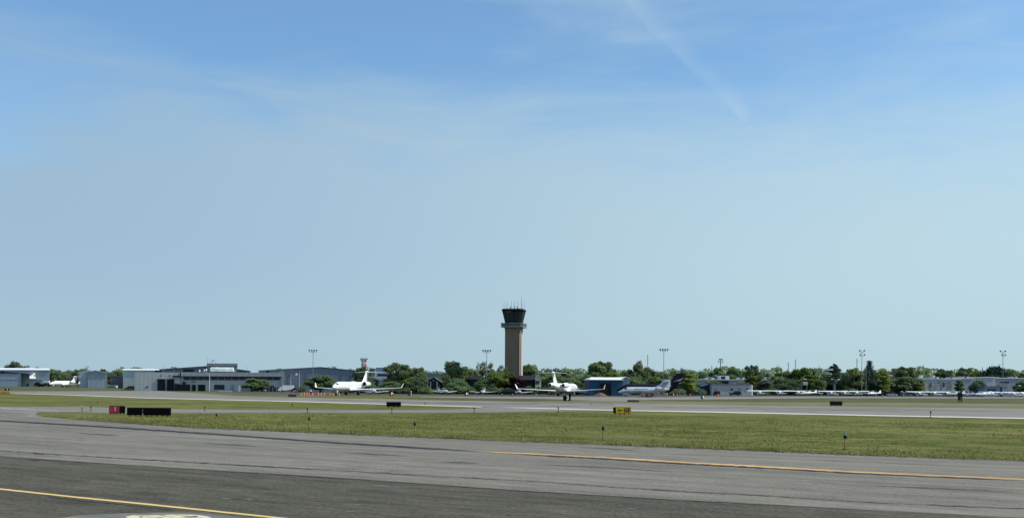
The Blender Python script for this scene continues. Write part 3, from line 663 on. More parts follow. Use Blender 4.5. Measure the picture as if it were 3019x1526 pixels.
# ---------------------------------------------------------------- light aircraft
def prop(parent, x, z, r, m=M_DKM):
    mb = MB(); mb.lathe([(.32, .02), (.2, .10), (0, .16)], (x, 0, z), 'x', 12); sp = mb.build('spinner', M_STL, parent)
    a = random.uniform(.3, 1.2); mb = MB()
    for s in (1, -1):
        d = (0, math.cos(a)*s, math.sin(a)*s); q = (0, -math.sin(a), math.cos(a))
        P = []
        for t, w_ in ((.1, .06), (.5, .10), (.85, .08), (1, .03)):
            for k in (-1, 1): P.append((x + .08 + .03*k, d[1]*r*t + q[1]*w_*k, z + d[2]*r*t + q[2]*w_*k))
        for k in range(3): mb.prism([P[2*k], P[2*k+1], P[2*k+3], P[2*k+2]], (.02, 0, 0))
    recalc(mb.build('propeller', m, parent))
def high_wing(loc, rz, label, group, trim=None):
    r = empty('light_aircraft', loc, label, 'light aircraft', rz, group)
    B = Body([(2.35, 1.25, .30, .28), (2.2, 1.25, .40, .36), (1.2, 1.25, .52, .47), (.75, 1.35, .56, .62), (.2, 1.42, .58, .74), (-1.2, 1.42, .54, .70), (-2.2, 1.40, .36, .46), (-5.2, 1.55, .08, .17)], 3.2, 3)
    mb = B.mesh(20); mb.build('fuselage', M_PW, r)
    mb = MB(); B.patch(mb, .95, .45, .45, math.pi - .45, .02, 3, 10); mb.build('windshield', M_GLZ, r)
    for s in (1, -1):
        mb = MB(); a, b = (.22, .8) if s > 0 else (math.pi - .22, math.pi - .8); B.patch(mb, .35, -1.3, a, b, .015, 6, 4); mb.build('window', M_GLZ, r)
        mb = MB(); a, b = (-.35, -.1) if s > 0 else (math.pi + .35, math.pi + .1); B.patch(mb, 2.1, -4.6, a, b, .012, 14, 2); mb.build('side_stripe', trim or M_BLUEP, r)
        mb = MB(); foil(mb, [((.55, .0, 2.12), 1.63, .44, ZUP), ((.55, 2.6*s, 2.16), 1.63, .44, ZUP), ((.35, 5.5*s, 2.24), 1.12, .34, ZUP)]); wg = recalc(mb.build('wing', M_PW, r))
        mb = MB(); mb.tube((.05, .55*s, .92), (.05, 2.55*s, 2.14), .045, n=6); mb.build('wing_strut', M_PW, wg)
        mb = MB(); foil(mb, [((-4.1, .03*s, 1.62), 1.05, .10, ZUP), ((-4.35, 1.7*s, 1.62), .75, .07, ZUP)]); recalc(mb.build('stabilizer', M_PW, r))
        mb = MB(); mb.tube((-.3, .4*s, .85), (-.35, 1.2*s, .30), .05, .04, 6); g = mb.build('landing_gear', M_PW, r)
        wheel('wheel', (-.35, 1.25*s, .25), .25, .16, g)
    mb = MB(); foil(mb, [((-3.2, 0, 1.75), 2.0, .05, YUP), ((-4.0, 0, 2.0), 1.45, .09, YUP), ((-4.75, 0, 2.95), .75, .07, YUP)]); recalc(mb.build('fin', M_PW, r))
    mb = MB(); mb.tube((1.65, 0, .95), (1.75, 0, .28), .05, .04, 6); g = mb.build('landing_gear', M_PW, r); wheel('wheel', (1.75, 0, .2), .2, .14, g)
    prop(r, 2.38, 1.28, .95); r.scale = (.94, .94, .90)
    return r
def low_wing(loc, rz, label, group, trim=None):
    r = empty('light_aircraft', loc, label, 'light aircraft', rz, group)
    B = Body([(2.3, 1.1, .28, .26), (2.1, 1.1, .42, .36), (1.1, 1.12, .55, .47), (.6, 1.18, .58, .50), (-.6, 1.2, .58, .50), (-2.0, 1.22, .40, .40), (-4.6, 1.3, .07, .14)], 2.8, 3)
    B.mesh(20).build('fuselage', M_PW, r)
    C = Body([(.95, 1.52, .20, .10), (.35, 1.62, .46, .38), (-.3, 1.64, .50, .46), (-1.0, 1.62, .46, .40), (-2.0, 1.48, .22, .12)], 2.4, 3)
    mb = C.mesh(16); mb.build('canopy', M_GLZ, r)
    mb = MB(); C.patch(mb, .25, -1.3, .95, math.pi - .95, .02, 6, 8); mb.build('cabin_roof', M_PW, r)
    for s in (1, -1):
        mb = MB(); foil(mb, [((.75, .35*s, .82), 1.75, .24, ZUP), ((.55, 2.4*s, .98), 1.55, .2, ZUP), ((.35, 4.9*s, 1.22), 1.05, .13, ZUP)]); wg = recalc(mb.build('wing', M_PW, r))
        mb = MB(); foil(mb, [((-3.6, .03*s, 1.35), .95, .09, ZUP), ((-3.8, 1.6*s, 1.38), .7, .06, ZUP)]); recalc(mb.build('stabilizer', M_PW, r))
        mb = MB(); a, b = (-.3, -.05) if s > 0 else (math.pi + .3, math.pi + .05); B.patch(mb, 2.0, -4.0, a, b, .012, 14, 2); mb.build('side_stripe', trim or M_BLUEP, r)
        mb = MB(); mb.tube((.1, 1.45*s, .85), (.1, 1.45*s, .3), .05, .04, 6); g = mb.build('landing_gear', M_PW, r); wheel('wheel', (.1, 1.5*s, .25), .25, .16, g)
    mb = MB(); foil(mb, [((-2.8, 0, 1.38), 1.9, .05, YUP), ((-3.5, 0, 1.6), 1.2, .09, YUP), ((-4.1, 0, 2.45), .65, .06, YUP)]); recalc(mb.build('fin', M_PW, r))
    mb = MB(); mb.tube((1.6, 0, .8), (1.65, 0, .28), .05, .04, 6); g = mb.build('landing_gear', M_PW, r); wheel('wheel', (1.65, 0, .2), .2, .14, g)
    prop(r, 2.32, 1.12, .9)
    return r
R_ = math.radians
lw = low_wing(at(1102, 318), R_(292), 'low winged white aircraft under the right wing of the cone-side jet', 'low winged aircraft along the hedge')
for u, Y, a, lab in [(1310, 345, 303, 'low winged white aircraft before the small gabled green house'),
                     (1424, 345, 262, 'low winged white aircraft facing forward below the light mast and yellow-green tree'),
                     (1531, 345, 280, 'low winged white aircraft behind the left wing tip of the rear-facing jet'),
                     (1740, 346, 20, 'low winged white aircraft parked at the left corner of the blue hangar')]:
    dup(lw, at(u, Y), R_(a), lab)
GHW = 'high winged aircraft in the right hand row'
def tailup(o, a): o.rotation_euler = (0, R_(-a), o.rotation_euler[2]); return o
hw = tailup(high_wing(at(2240, 392), R_(82), 'high winged white aircraft nearest the pale low shed', GHW), 6)
hwr = tailup(high_wing(at(2486, 402), R_(97), 'high winged aircraft with red side stripe among the white ones', GHW, M_REDP), 6)
HW = [(2296, 398, 94, 'second high winged white aircraft from the pale low shed, tail toward the camera'),
      (2352, 404, 85, 'high winged white aircraft under the grey square sign panel'),
      (2412, 424, 80, 'high winged white aircraft deeper in the row left of the tall pine'),
      (2446, 400, 98, 'high winged white aircraft in front of the tall pine with bare trunk'),
      (2524, 406, 84, 'last high winged aircraft before the row of dark parked cars'),
      (2706, 402, 96, 'high winged white aircraft right of the dark parked cars'),
      (2752, 406, 88, 'high winged white aircraft overlapping its neighbour before the pale warehouse'),
      (2788, 424, 92, 'high winged white aircraft deeper in the row before the pale warehouse'),
      (2925, 410, 75, 'high winged white aircraft in front of the small grey outbuilding'),
      (2950, 428, 265, 'high winged white aircraft deeper in the row beside the small grey outbuilding, nose on'),
      (2984, 405, 96, 'high winged white aircraft under the rightmost light mast'),
      (3012, 408, 84, 'high winged white aircraft cut by the right picture edge')]
for u, Y, a, lab in HW: tailup(dup(hw, at(u, Y), R_(a), lab), 6 if a < 200 else 1)
for u, Y, a, lab in [(2378, 402, 195, 'low winged white aircraft lying between high winged ones left of the pine'),
                     (2570, 404, 200, 'low winged white aircraft before the first dark parked car'),
                     (2657, 428, 95, 'low winged white aircraft standing behind the dark parked cars'),
                     (2808, 404, 170, 'low winged white aircraft left of the brown marker box'),
                     (2842, 408, 268, 'first white aircraft right of the brown marker box, nose on'),
                     (2866, 408, 266, 'second white aircraft right of the brown marker box, nose on'),
                     (2890, 404, 185, 'low winged white aircraft sideways before the small grey outbuilding')]:
    dup(lw, at(u, Y), R_(a), lab, group='low winged aircraft in the right hand row')
# ---------------------------------------------------------------- buildings
S_HNG = siding('blue grey hangar siding', (.33, .38, .43), .6)
S_HNG2 = siding('dull blue hangar siding', (.25, .295, .335), .6)
S_BIG = siding('slate blue hangar siding', (.165, .205, .245), .8)
S_BIGB = siding('dark slate hangar siding', (.15, .18, .20), .8)
S_TERM = siding('grey terminal panels', (.45, .465, .46), 2.0, .06)
S_TERM2 = siding('pale grey fascia panels', (.34, .365, .38), 3.0, .06)
S_PALE = siding('pale hangar siding', (.42, .47, .48), .7)
S_BLUE = siding('teal blue hangar siding', (.020, .075, .135), .5)
S_WHT = siding('white shed siding', (.44, .425, .42), .5, .06)
S_WARE = siding('pale warehouse panels', (.46, .45, .49), 3, .08)
S_WARE2 = siding('grey warehouse panels', (.30, .325, .36), 3, .08)
M_ROOFW = mat('white roof sheet', (.78, .79, .78), .5, .06, .2)
M_ROOFD = mat('dark roof shingle', (.016, .017, .022), .8, .2, .6)
M_DOORD = mat('dark doorway', (.008, .009, .012), .6, .3, .5)
M_DOORB = siding('blue grey hangar door', (.33, .385, .46), 2.4, .05)
M_WINB = mat('dark tinted window', (.020, .030, .036), .08, .2, .3)
M_WINR = mat('reddish tinted window', (.035, .022, .028), .08, .2, .3)
M_FRAME = mat('grey metal frame', (.22, .24, .255), .5, .1, 1)
M_CANOPY = mat('pale translucent skylight', (.58, .64, .60), .35, .3, .35)
M_POLE = mat('galvanised pole', (.20, .21, .22), .5, .1, 1)
M_POLEW = mat('white pole paint', (.55, .57, .58), .5, .1, 1)
M_HOUSE = mat('dark green house siding', (.016, .026, .025), .7, .2, 1)
M_CREAMW = mat('cream clapboard', (.66, .62, .48), .6, .05, 1)
M_FENCE = mat('grey slat screen', (.045, .065, .08), .7, .2, .8)
SKEW = [0.0]       # how far the walls behind the front run sideways for each metre of depth (buildings standing askew to the view)
def wb(mb, u0, u1, v0, v1, Y0, Y1, zb=None):
    "a box whose front face at depth Y0 spans the given picture columns; v1 None = down to the ground"
    um = (u0 + u1)/2; x0, x1 = U(u0, Y0), U(u1, Y0)
    z1 = Z(um, v0, Y0); z0 = (min(zg(x0, Y0), zg(x1, Y0)) - .1) if v1 is None else Z(um, v1, Y0)
    d = SKEW[0]*(Y1 - Y0); mb.prism([(x0, Y0, z0), (x1, Y0, z0), (x1 + d, Y1, z0), (x0 + d, Y1, z0)], (0, 0, z1 - z0)); return x0, x1, z0, z1
def part(name, m, root, *boxes, parent=None):
    mb = MB()
    for b in boxes: wb(mb, *b)
    o = recalc(mb.build(name, m, parent or root, world=root.location)); return o
def bld(name, u, Y, label, cat, group=None, skew=None):
    SKEW[0] = 0.0 if skew is None else skew
    return empty(name, at(u, Y), label, cat, 0, group)
def gable(name, m, root, u0, u1, vpk, upk, vl, vr, Y0, Y1, vb=None):
    "end wall with a low gable, extruded back"
    x0, x1, xp = U(u0, Y0), U(u1, Y0), U(upk, Y0); zb = zg(xp, Y0) - .1 if vb is None else Z(upk, vb, Y0)
    mb = MB(); mb.prism([(x0, Y0, zb), (x1, Y0, zb), (x1, Y0, Z(u1, vr, Y0)), (xp, Y0, Z(upk, vpk, Y0)), (x0, Y0, Z(u0, vl, Y0))], (SKEW[0]*(Y1 - Y0), Y1 - Y0, 0))
    return recalc(mb.build(name, m, root, world=root.location))
def roof2(name, m, root, u0, u1, vpk, upk, vl, vr, Y0, Y1, th=.25, over=.5):
    x0, x1, xp = U(u0, Y0) - over, U(u1, Y0) + over, U(upk, Y0); zl, zr, zp = Z(u0, vl, Y0), Z(u1, vr, Y0), Z(upk, vpk, Y0)
    mb = MB(); mb.prism([(x0, Y0 - over, zl + .02), (xp, Y0 - over, zp + .02), (x1, Y0 - over, zr + .02), (x1, Y0 - over, zr + th), (xp, Y0 - over, zp + th), (x0, Y0 - over, zl + th)], (SKEW[0]*(Y1 - Y0 + 2*over), Y1 - Y0 + 2*over, 0))
    return recalc(mb.build(name, m, root, world=root.location))
def slope_roof(root, u0, u1, v0, v1, Y0, rise, dep):
    "roof sheet whose front plane rises away from the eave"
    za, zb_ = Z((u0+u1)/2, v1, Y0), Z((u0+u1)/2, v0, Y0); x0, x1 = U(u0, Y0), U(u1, Y0); k = SKEW[0]; mb = MB()
    P = [(0, za), (0, za + .3), (rise, zb_), (dep, zb_), (dep, za)]
    mb.loft([[(x + k*q, Y0 + q, z) for q, z in P] for x in (x0, x1)], smooth=False)
    return recalc(mb.build('roof', M_ROOFW, root, world=root.location))
# hangar at the left edge
b = bld('hangar', 60, 520, 'grey blue hangar with white roof edge at the left picture edge', 'hangar', None, -.54)
part('wall', S_HNG, b, (-40, 146, 1091, None, 520, 560))
slope_roof(b, -60, 148, 1083, 1090.6, 519.2, 12, 41)
x = (-40, 60)
part('front_wall', S_HNG, b, (-60, 62, 1100, None, 514, 519.9))
mb = MB(); Y0 = 513.6
mb.prism([(U(-60, Y0), Y0, Z(-60, 1086, Y0)), (U(5, Y0), Y0, Z(5, 1091.5, Y0)), (U(84, Y0), Y0, Z(84, 1099.2, Y0)), (U(84, Y0), Y0, Z(84, 1101, Y0)), (U(5, Y0), Y0, Z(5, 1093.5, Y0)), (U(-60, Y0), Y0, Z(-60, 1089, Y0))], (0, 6, 0)); recalc(mb.build('porch_roof', mat('slate trim', (.12, .16, .2), .6), b, world=b.location))
d = part('hangar_door', M_DOORB, b, (-60, 58, 1101.5, None, 513.8, 513.98))
part('door_rail', M_FRAME, b, (-60, 60, 1099.8, 1101.3, 513.6, 514.05), (58.3, 62, 1101.3, None, 513.6, 514.05), (-60, 58, 1117.6, 1118.3, 513.7, 513.9), parent=d)
part('wall_lamp', M_DKM, b, (7, 11.5, 1092, 1098.5, 513.2, 513.7))
x0, x1 = U(89, 518), U(106, 519.9); za, zb_ = Z(97, 1115.5, 519), Z(97, 1099, 519)
mb = MB(); mb.prism([(x0, 517.2, za), (x1, 519.9, za), (x0, 519.9, za)], (0, 0, zb_ - za)); s = recalc(mb.build('sun_facing_wedge', mat('bright white panel', (.8, .8, .8), .5, .04), b, world=b.location))  # white square shaped as a wedge so its face catches the sun
mb = MB(); q0, q1 = .68, .86; mb.prism([(x0 + (x1-x0)*q0 + .03, 517.2 + 2.7*q0 - .03, za + 1.3), (x0 + (x1-x0)*q1 + .03, 517.2 + 2.7*q1 - .03, za + 1.3), (x0 + (x1-x0)*q1 + .03, 517.2 + 2.7*q1 - .03, za + 2.0), (x0 + (x1-x0)*q0 + .03, 517.2 + 2.7*q0 - .03, za + 2.0)], (.02, -.03, 0)); recalc(mb.build('vent', M_DKM, s, world=b.location))
part('downpipe', M_POLEW, b, (106, 130, 1115.8, 1117.6, 519.3, 519.8))
part('door', M_DKM, b, (79, 84, 1130, None, 519.7, 519.9))
# small gabled hangar
b = bld('hangar', 280, 486, 'small grey hangar with a single wide door, right of the small jet', 'hangar', None, -.46)
gable('wall', S_HNG2, b, 256, 316, 1091.5, 282, 1096, 1099, 486, 505)
part('side_wall', S_HNG, b, (233.5, 255.8, 1094, None, 486.6, 505))
roof2('roof', M_ROOFW, b, 256, 316, 1091.5, 282, 1096, 1099, 486, 505, .2, .35)
d = part('hangar_door', M_DOORB, b, (259, 308, 1111.5, None, 485.7, 485.95)); part('door_rail', M_FRAME, b, (257.5, 310, 1110, 1111.3, 485.5, 485.96), parent=d)
# pale hangar behind the left end of the terminal
b = bld('hangar', 410, 500, 'pale hangar with white roof behind the left end of the terminal', 'hangar', None, -.40)
part('wall', S_PALE, b, (363, 470, 1092, None, 500, 540)); slope_roof(b, 361.5, 471, 1085.5, 1091.8, 499.5, 12, 41)
# terminal
T = 452
b = bld('terminal_building', 600, T, 'long low grey two storey terminal with a window band under its fascia', 'terminal', None, -.30)
part('wall', S_TERM, b, (530, 829, 1108, None, T, T + 22))
part('block_wall', S_TERM, b, (396, 529.6, 1096.5, None, T - .8, T + 24))
part('fascia', S_TERM2, b, (535, 835, 1098, 1108.6, T - 1.4, T + 20)); part('end_fin', S_TERM2, b, (829.6, 837, 1093, None, T - 1.2, T + 22))
part('roof', mat('grey flat roof', (.3, .3, .3), .8), b, (531, 834, 1096.9, 1097.9, T - 1.2, T + 20))
nwin = 14; ua, ub = 541, 826
for i in range(nwin):
    a0 = ua + (ub-ua)*i/nwin; a1 = ua + (ub-ua)*(i+1)/nwin - 1.6
    f = part('window', M_WINR if 5 < i < 11 else M_WINB, b, (a0, a1, 1110.2, 1118.6, T - .12, T - .02)); part('sill', M_FRAME, b, (a0 - .5, a1 + .5, 1118.8, 1119.6, T - .3, T - .03), parent=f)
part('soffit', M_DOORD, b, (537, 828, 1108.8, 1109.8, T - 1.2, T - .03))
for a0, a1 in ((464, 487), (492, 513)):
    d = part('garage_door', M_DOORD, b, (a0, a1, 1117, None, T - 1.0, T - .82)); part('door_frame', M_FRAME, b, (a0 - 1.6, a0 - .1, 1115.6, None, T - 1.15, T - .82), (a1 + .1, a1 + 1.6, 1115.6, None, T - 1.15, T - .82), (a0 - 1.6, a1 + 1.6, 1115.4, 1116.8, T - 1.14, T - .83), parent=d)
part('canopy', M_DKM, b, (508, 534, 1106.5, 1110, T - 3.2, T - .9)); part('stair_wall', S_TERM2, b, (514, 529, 1110.5, 1129, T - 2.2, T - .9))
part('entrance_screen', M_DOORD, b, (514, 560, 1132.5, None, T - 3, T - 1.5)); part('machinery', M_DKM, b, (538, 547, 1124, 1132.4, T - 2.6, T - 1.4))
for a0, a1, v in ((566.5, 577, 1133), (680, 690, 1134), (701, 708, 1134)):
    part('door', M_DOORD if a0 < 600 else S_HNG2, b, (a0, a1, v, None, T - .2, T - .03))
part('garage_door', M_DOORD, b, (584, 605, 1133, None, T - .25, T - .03))
f = part('window', M_WINB, b, (633, 660, 1135, 1147, T - .2, T - .03)); part('window_frame', M_DKM, b, (631.5, 632.9, 1133.6, 1148, T - .25, T - .03), (660.1, 661.5, 1133.6, 1148, T - .25, T - .03), (631.5, 661.5, 1133.4, 1134.8, T - .24, T - .02), (646, 647, 1135, 1147, T - .26, T - .21), parent=f)
part('window', M_WINB, b, (779, 808, 1136, 1140.5, T - .2, T - .03)); part('window', M_WINB, b, (565, 577, 1123.5, 1125.5, T - .2, T - .03))
part('vent', M_DKM, b, (472, 478, 1105.5, 1107, T - .95, T - .82)); part('vent', M_DKM, b, (430, 437, 1138, 1141, T - .95, T - .82)); part('vent', M_DKM, b, (497, 503, 1105.5, 1107, T - .95, T - .82))
# old cab standing on the roof
c = part('rooftop_cab', S_BIGB, b, (616, 699, 1078.5, 1096.8, T + 3, T + 18)); part('cab_roof', M_FRAME, b, (609, 700, 1070.5, 1078.3, T + 2.4, T + 18.5), parent=c)
mb = MB(); Y0 = T + 2.8; mb.prism([(U(609.5, Y0), Y0, Z(609, 1078.4, Y0)), (U(618, Y0), Y0, Z(618, 1078.4, Y0)), (U(621, Y0), Y0, Z(621, 1092, Y0)), (U(618, Y0), Y0, Z(618, 1092, Y0))], (0, 12, 0)); recalc(mb.build('cab_brace', M_FRAME, c, world=b.location))
mb = MB(); Y0 = T + 1.2; za, zb_ = Z(650, 1080.5, Y0), Z(650, 1094.5, Y0)
prof = [(Y0 + 1.75, za), (Y0 + .9, za - .35), (Y0 + .25, za - .95), (Y0, zb_), (Y0 + 1.75, zb_)]
mb.prism([(U(619, Y0), y, z) for y, z in prof], (U(687, Y0) - U(619, Y0), 0, 0)); recalc(mb.build('skylight', M_CANOPY, b, world=b.location))
for u, v in ((588, 1092.5), (602, 1091.5), (608, 1089.5)):
    mb = MB(); Y0 = T + 1.5; mb.sphere((U(u, Y0), Y0, Z(u, v, Y0)), .45, 12, 8); mb.tube((U(u, Y0), Y0, Z(u, 1097, Y0)), (U(u, Y0), Y0, Z(u, v, Y0)), .1, n=6); mb.build('antenna_dome', M_ROOFW, b, world=b.location)
for u, v0, v1 in ((612, 1050, 1070.4), (621, 1055, 1070.4), (627, 1060, 1070.4), (635, 1060, 1070.4), (484, 1075, 1096.4), (478, 1082, 1096.4), (729, 1079, 1098), (513, 1087, 1096.4)):
    mb = MB(); Y0 = T + 6; mb.tube((U(u, Y0), Y0, Z(u, v1, Y0)), (U(u, Y0), Y0, Z(u, v0, Y0)), .07, .05, 6)
    if u == 627: mb.box(U(625, Y0), U(630, Y0), Y0 - .2, Y0 + .2, Z(u, 1064, Y0), Z(u, 1061, Y0))
    mb.build('antenna', M_POLE, b, world=b.location)
# hangar hall behind the terminal
b = bld('hangar', 600, 486, 'dark hangar hall whose low gable rises behind the terminal roof', 'hangar', None, -.30)
gable('wall', S_BIGB, b, 473, 737, 1078.5, 625, 1089, 1094, 486, 540); roof2('roof', mat('dark grey roof sheet', (.10, .115, .125), .5), b, 473, 737, 1078.5, 625, 1089, 1094, 486, 540, .25, .5)
part('vent', M_DKM, b, (540, 570, 1088, 1096, 485.6, 485.95)); part('vent', M_DKM, b, (456, 474, 1090.5, 1098, 485, 487))
# big hangar right of the terminal
b = bld('hangar', 905, 470, 'large slate blue hangar with a wide low gable right of the terminal', 'hangar', None, -.20)
gable('wall', S_BIG, b, 763, 1052, 1082, 945, 1092.5, 1092.5, 470, 540); roof2('roof', mat('slate roof sheet', (.17, .21, .24), .5), b, 763, 1052, 1082, 945, 1092.5, 1092.5, 470, 540, .22, .4)
part('vent', M_DKM, b, (785, 792, 1092.5, 1098.5, 469.7, 469.95)); s = part('wall_unit', M_FRAME, b, (1034, 1043, 1103, 1110.5, 469.4, 469.95)); part('fan', M_DKM, b, (1036, 1041, 1104.5, 1109, 469.3, 469.39), parent=s)
for i in range(5): part('downpipe', M_FRAME, b, (800 + i*52, 800.9 + i*52, 1094, None, 469.75, 469.95))
# screens, boxes in front of the terminal
b = bld('screen_fence', 785, 436, 'long dark blue screen fence before the right half of the terminal', 'fence')
part('screen', M_FENCE, b, (769, 838, 1140.5, None, 436, 436.2))
for i in range(7): part('post', M_FRAME, b, (769 + i*11.3, 770.2 + i*11.3, 1139.2, None, 435.8, 435.98))
b = bld('ribbed_fence', 720, 440, 'grey upright slat fence left of the tree before the terminal', 'fence')
part('slats', mat('blue grey slats', (.16, .20, .22), .7, .25, 3), b, (703, 742, 1137, None, 440, 440.15), (735, 768, 1146, None, 440.02, 440.17)); part('post', M_POLEW, b, (702, 708, 1135, None, 439.7, 439.98))
b = bld('planter', 664, 420, 'low concrete planter on the apron edge before the terminal', 'planter')
part('box', M_FAR, b, (629, 700, 1154.2, None, 420, 421.5)); part('soil', M_DKM, b, (631, 698, 1153.6, 1154.1, 420.1, 421.4)); part('cap', M_ROOFW, b, (645, 682, 1152.3, 1154, 420.2, 421.3))
# flat roofed far blocks
def block(u0, u1, v0, Y, m, label, roofv=None, dep=15, extra=()):
    b = bld('distant_building', (u0+u1)/2, Y, label, 'building'); part('wall', m, b, (u0, u1, v0, None, Y, Y + dep)); part('roof_edge', M_FRAME, b, (u0 - 1, u1 + 1, v0 - (roofv or 1.2), v0 - .1, Y - .3, Y + dep + .3))
    for (n, mm, *bx) in extra: part(n, mm, b, tuple(bx))
    return b
block(1108, 1146, 1084, 560, siding('pale blue block', (.30, .37, .44), 3), 'pale blue flat roofed block behind the white T-tail', 1.2, 15, [('window', M_WINB, 1113, 1146, 1101, 1108, 559.8, 559.95), ('lower_wall', S_WARE, 1096, 1150, 1109, 1117, 558, 559.6)])
block(1090, 1105, 1086.5, 590, S_BIGB, 'small dark block between the lattice tower and pale block')
block(1258, 1318, 1101, 620, siding('grey green cladding', (.16, .22, .22), 3), 'grey green flat roofed building between the two big trees', 1.0, 15, [('roof_unit', M_FRAME, 1262, 1275, 1097, 1100.6, 621, 626)])
# small gabled house
b = bld('gabled_house', 1277, 372, 'small dark green gabled house behind the low winged aircraft', 'house')
gable('wall', M_HOUSE, b, 1262, 1294, 1112.5, 1279, 1124, 1124, 372, 382); roof2('roof', mat('grey green shingles', (.09, .11, .10), .8, .2, 1), b, 1256, 1299, 1112, 1279, 1127, 1127, 372, 382, .2, .3)
part('door', M_DOORD, b, (1273, 1284, 1128, None, 371.8, 371.97)); part('porch_post', S_WARE2, b, (1268, 1270.5, 1124, None, 371.2, 371.5)); part('porch_post', S_WARE2, b, (1287, 1289.5, 1124, None, 371.2, 371.5))
part('gable_vent', M_FRAME, b, (1275, 1283, 1120, 1122, 371.8, 371.97))
# dark roofed house with the cream gable at the tower's foot
Y0 = 378
b = bld('house', 1545, Y0, 'dark roofed house with a cream gable end at the foot of the tower', 'house')
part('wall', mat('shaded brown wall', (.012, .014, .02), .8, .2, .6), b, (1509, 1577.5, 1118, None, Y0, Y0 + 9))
mb = MB(); x0, x1 = U(1507, Y0), U(1578, Y0); za, zr = Z(1540, 1119, Y0), Z(1540, 1105.5, Y0)
mb.prism([(x0, Y0 - .6, za), (x0, Y0 + 4.5, zr), (x0, Y0 + 9.6, za), (x0, Y0 + 9.4, za - .25), (x0, Y0 + 4.5, zr - .3), (x0, Y0 - .4, za - .25)], (x1 - x0, 0, 0)); recalc(mb.build('roof', M_ROOFD, b, world=b.location))
w_ = gable('gable_wall', M_CREAMW, b, 1578.2, 1595, 1106, 1587.5, 1117.5, 1121, Y0 - 1.2, Y0 + 8)
roof2('roof_trim', M_CREAMW, b, 1578.2, 1595, 1104.5, 1587.5, 1117, 1120.5, Y0 - 1.25, Y0 + 8, .3, .3)
f = part('window', M_WINB, b, (1579.5, 1590.5, 1121.5, 1131.5, Y0 - 1.4, Y0 - 1.22)); part('mullion', M_FRAME, b, (1583, 1583.6, 1121.5, 1131.5, Y0 - 1.45, Y0 - 1.41), (1586.6, 1587.2, 1121.5, 1131.5, Y0 - 1.45, Y0 - 1.41), parent=f)
part('chimney', M_HOUSE, b, (1512, 1516, 1101, 1108, Y0 + 4, Y0 + 5.2))
b = bld('low_house', 1400, 392, 'low dark roofed house almost hidden behind trees left of the light mast', 'house')
part('wall', M_HOUSE, b, (1384, 1432, 1118, None, 392, 400)); mb = MB(); x0, x1 = U(1381, 392), U(1434, 392); za, zr = Z(1400, 1119, 392), Z(1400, 1107, 392)
mb.prism([(x0, 391.5, za), (x0, 396, zr), (x0, 400.5, za)], (x1 - x0, 0, 0)); recalc(mb.build('roof', M_ROOFD, b, world=b.location)); part('chimney', M_ROOFW, b, (1425.5, 1429.5, 1105.5, 1118, 391, 392))
part('window', M_WINB, b, (1394, 1404, 1124, 1134, 391.8, 391.97))
# blue hangar
Y0 = 340
b = bld('hangar', 1795, Y0, 'teal blue hangar with white roof and one dark open doorway', 'hangar')
part('wall', S_BLUE, b, (1737, 1835.5, 1119, None, Y0, Y0 + 22))
xr = U(1836, Y0); gb = MB(); zr0 = Z(1836, 1119, Y0)
mb = MB(); x0, x1 = U(1735, Y0), U(1837, Y0); za, zr = Z(1790, 1118.8, Y0), Z(1790, 1112.2, Y0)
mb.prism([(x0, Y0 - .5, za), (x0 + 1.2, Y0 + 5, zr + .15), (x0 + 1.2, Y0 + 22.5, zr), (x0, Y0 + 22.5, za)], (x1 - x0, 0, 0)); recalc(mb.build('roof', M_ROOFW, b, world=b.location))
rw = Y0 + .6; gable('end_wall', siding('part lit end wall tone', (.20, .26, .31), .5), b, 1835.8, 1855.5, 1112.4, 1845.5, 1117.5, 1118.5, rw, rw + 20)  # the end wall's part-lit look is put into its paler colour
roof2('end_roof', M_ROOFW, b, 1836, 1855.5, 1111, 1845.5, 1116.6, 1117.6, rw, rw + 20, .2, .25)
d = part('doorway', M_DOORD, b, (1768, 1802, 1128.5, None, Y0 - .15, Y0 - .03)); part('door_frame', S_BLUE, b, (1766, 1767.8, 1126.8, None, Y0 - .3, Y0 - .03), (1802.2, 1804, 1126.8, None, Y0 - .3, Y0 - .03), parent=d)
# white shed and little blue shed
Y0 = 398
b = bld('white_shed', 2160, Y0, 'long low white shed with a bright sunlit end wall', 'shed')
part('wall', S_WHT, b, (2098, 2217, 1132.5, None, Y0, Y0 + 10)); part('roof', M_FRAME, b, (2097, 2218, 1131.3, 1132.4, Y0 - .4, Y0 + 10.3))
mb = MB(); xa, xb_ = U(2217, Y0), U(2225.5, Y0); za = Z(2220, 1132.6, Y0); mb.prism([(xa + .02, Y0 + .2, -.1), (xb_, Y0 + 4.0, -.1), (xb_, Y0 + 4.0, za - .4), (xa + .02, Y0 + .2, za)], (0, 5.5, 0)); ew = recalc(mb.build('end_wall', M_ROOFW, b, world=b.location))
for a0, a1, v0, v1 in ((2176, 2184, 1143, None), (2108, 2113, 1144, None), (2201, 2206, 1143.5, 1150), (2155, 2160, 1144, 1150)):
    part('door' if v1 is None else 'window', M_FRAME if v1 is None else M_DKM, b, (a0, a1, v0, v1, Y0 - .15, Y0 - .03))
b = bld('blue_shed', 2087, 402, 'little dark blue shed at the left end of the white shed', 'shed')
gable('wall', mat('dark blue boards', (.015, .035, .085), .7, .15, .8), b, 2074, 2100, 1134, 2088, 1139, 1139, 402, 410); roof2('roof', mat('blue roof sheet', (.04, .09, .2), .5), b, 2073, 2101, 1133, 2088, 1138.5, 1138.5, 402, 410, .18, .25); part('door', M_DOORD, b, (2083, 2091, 1148, None, 401.8, 401.97))
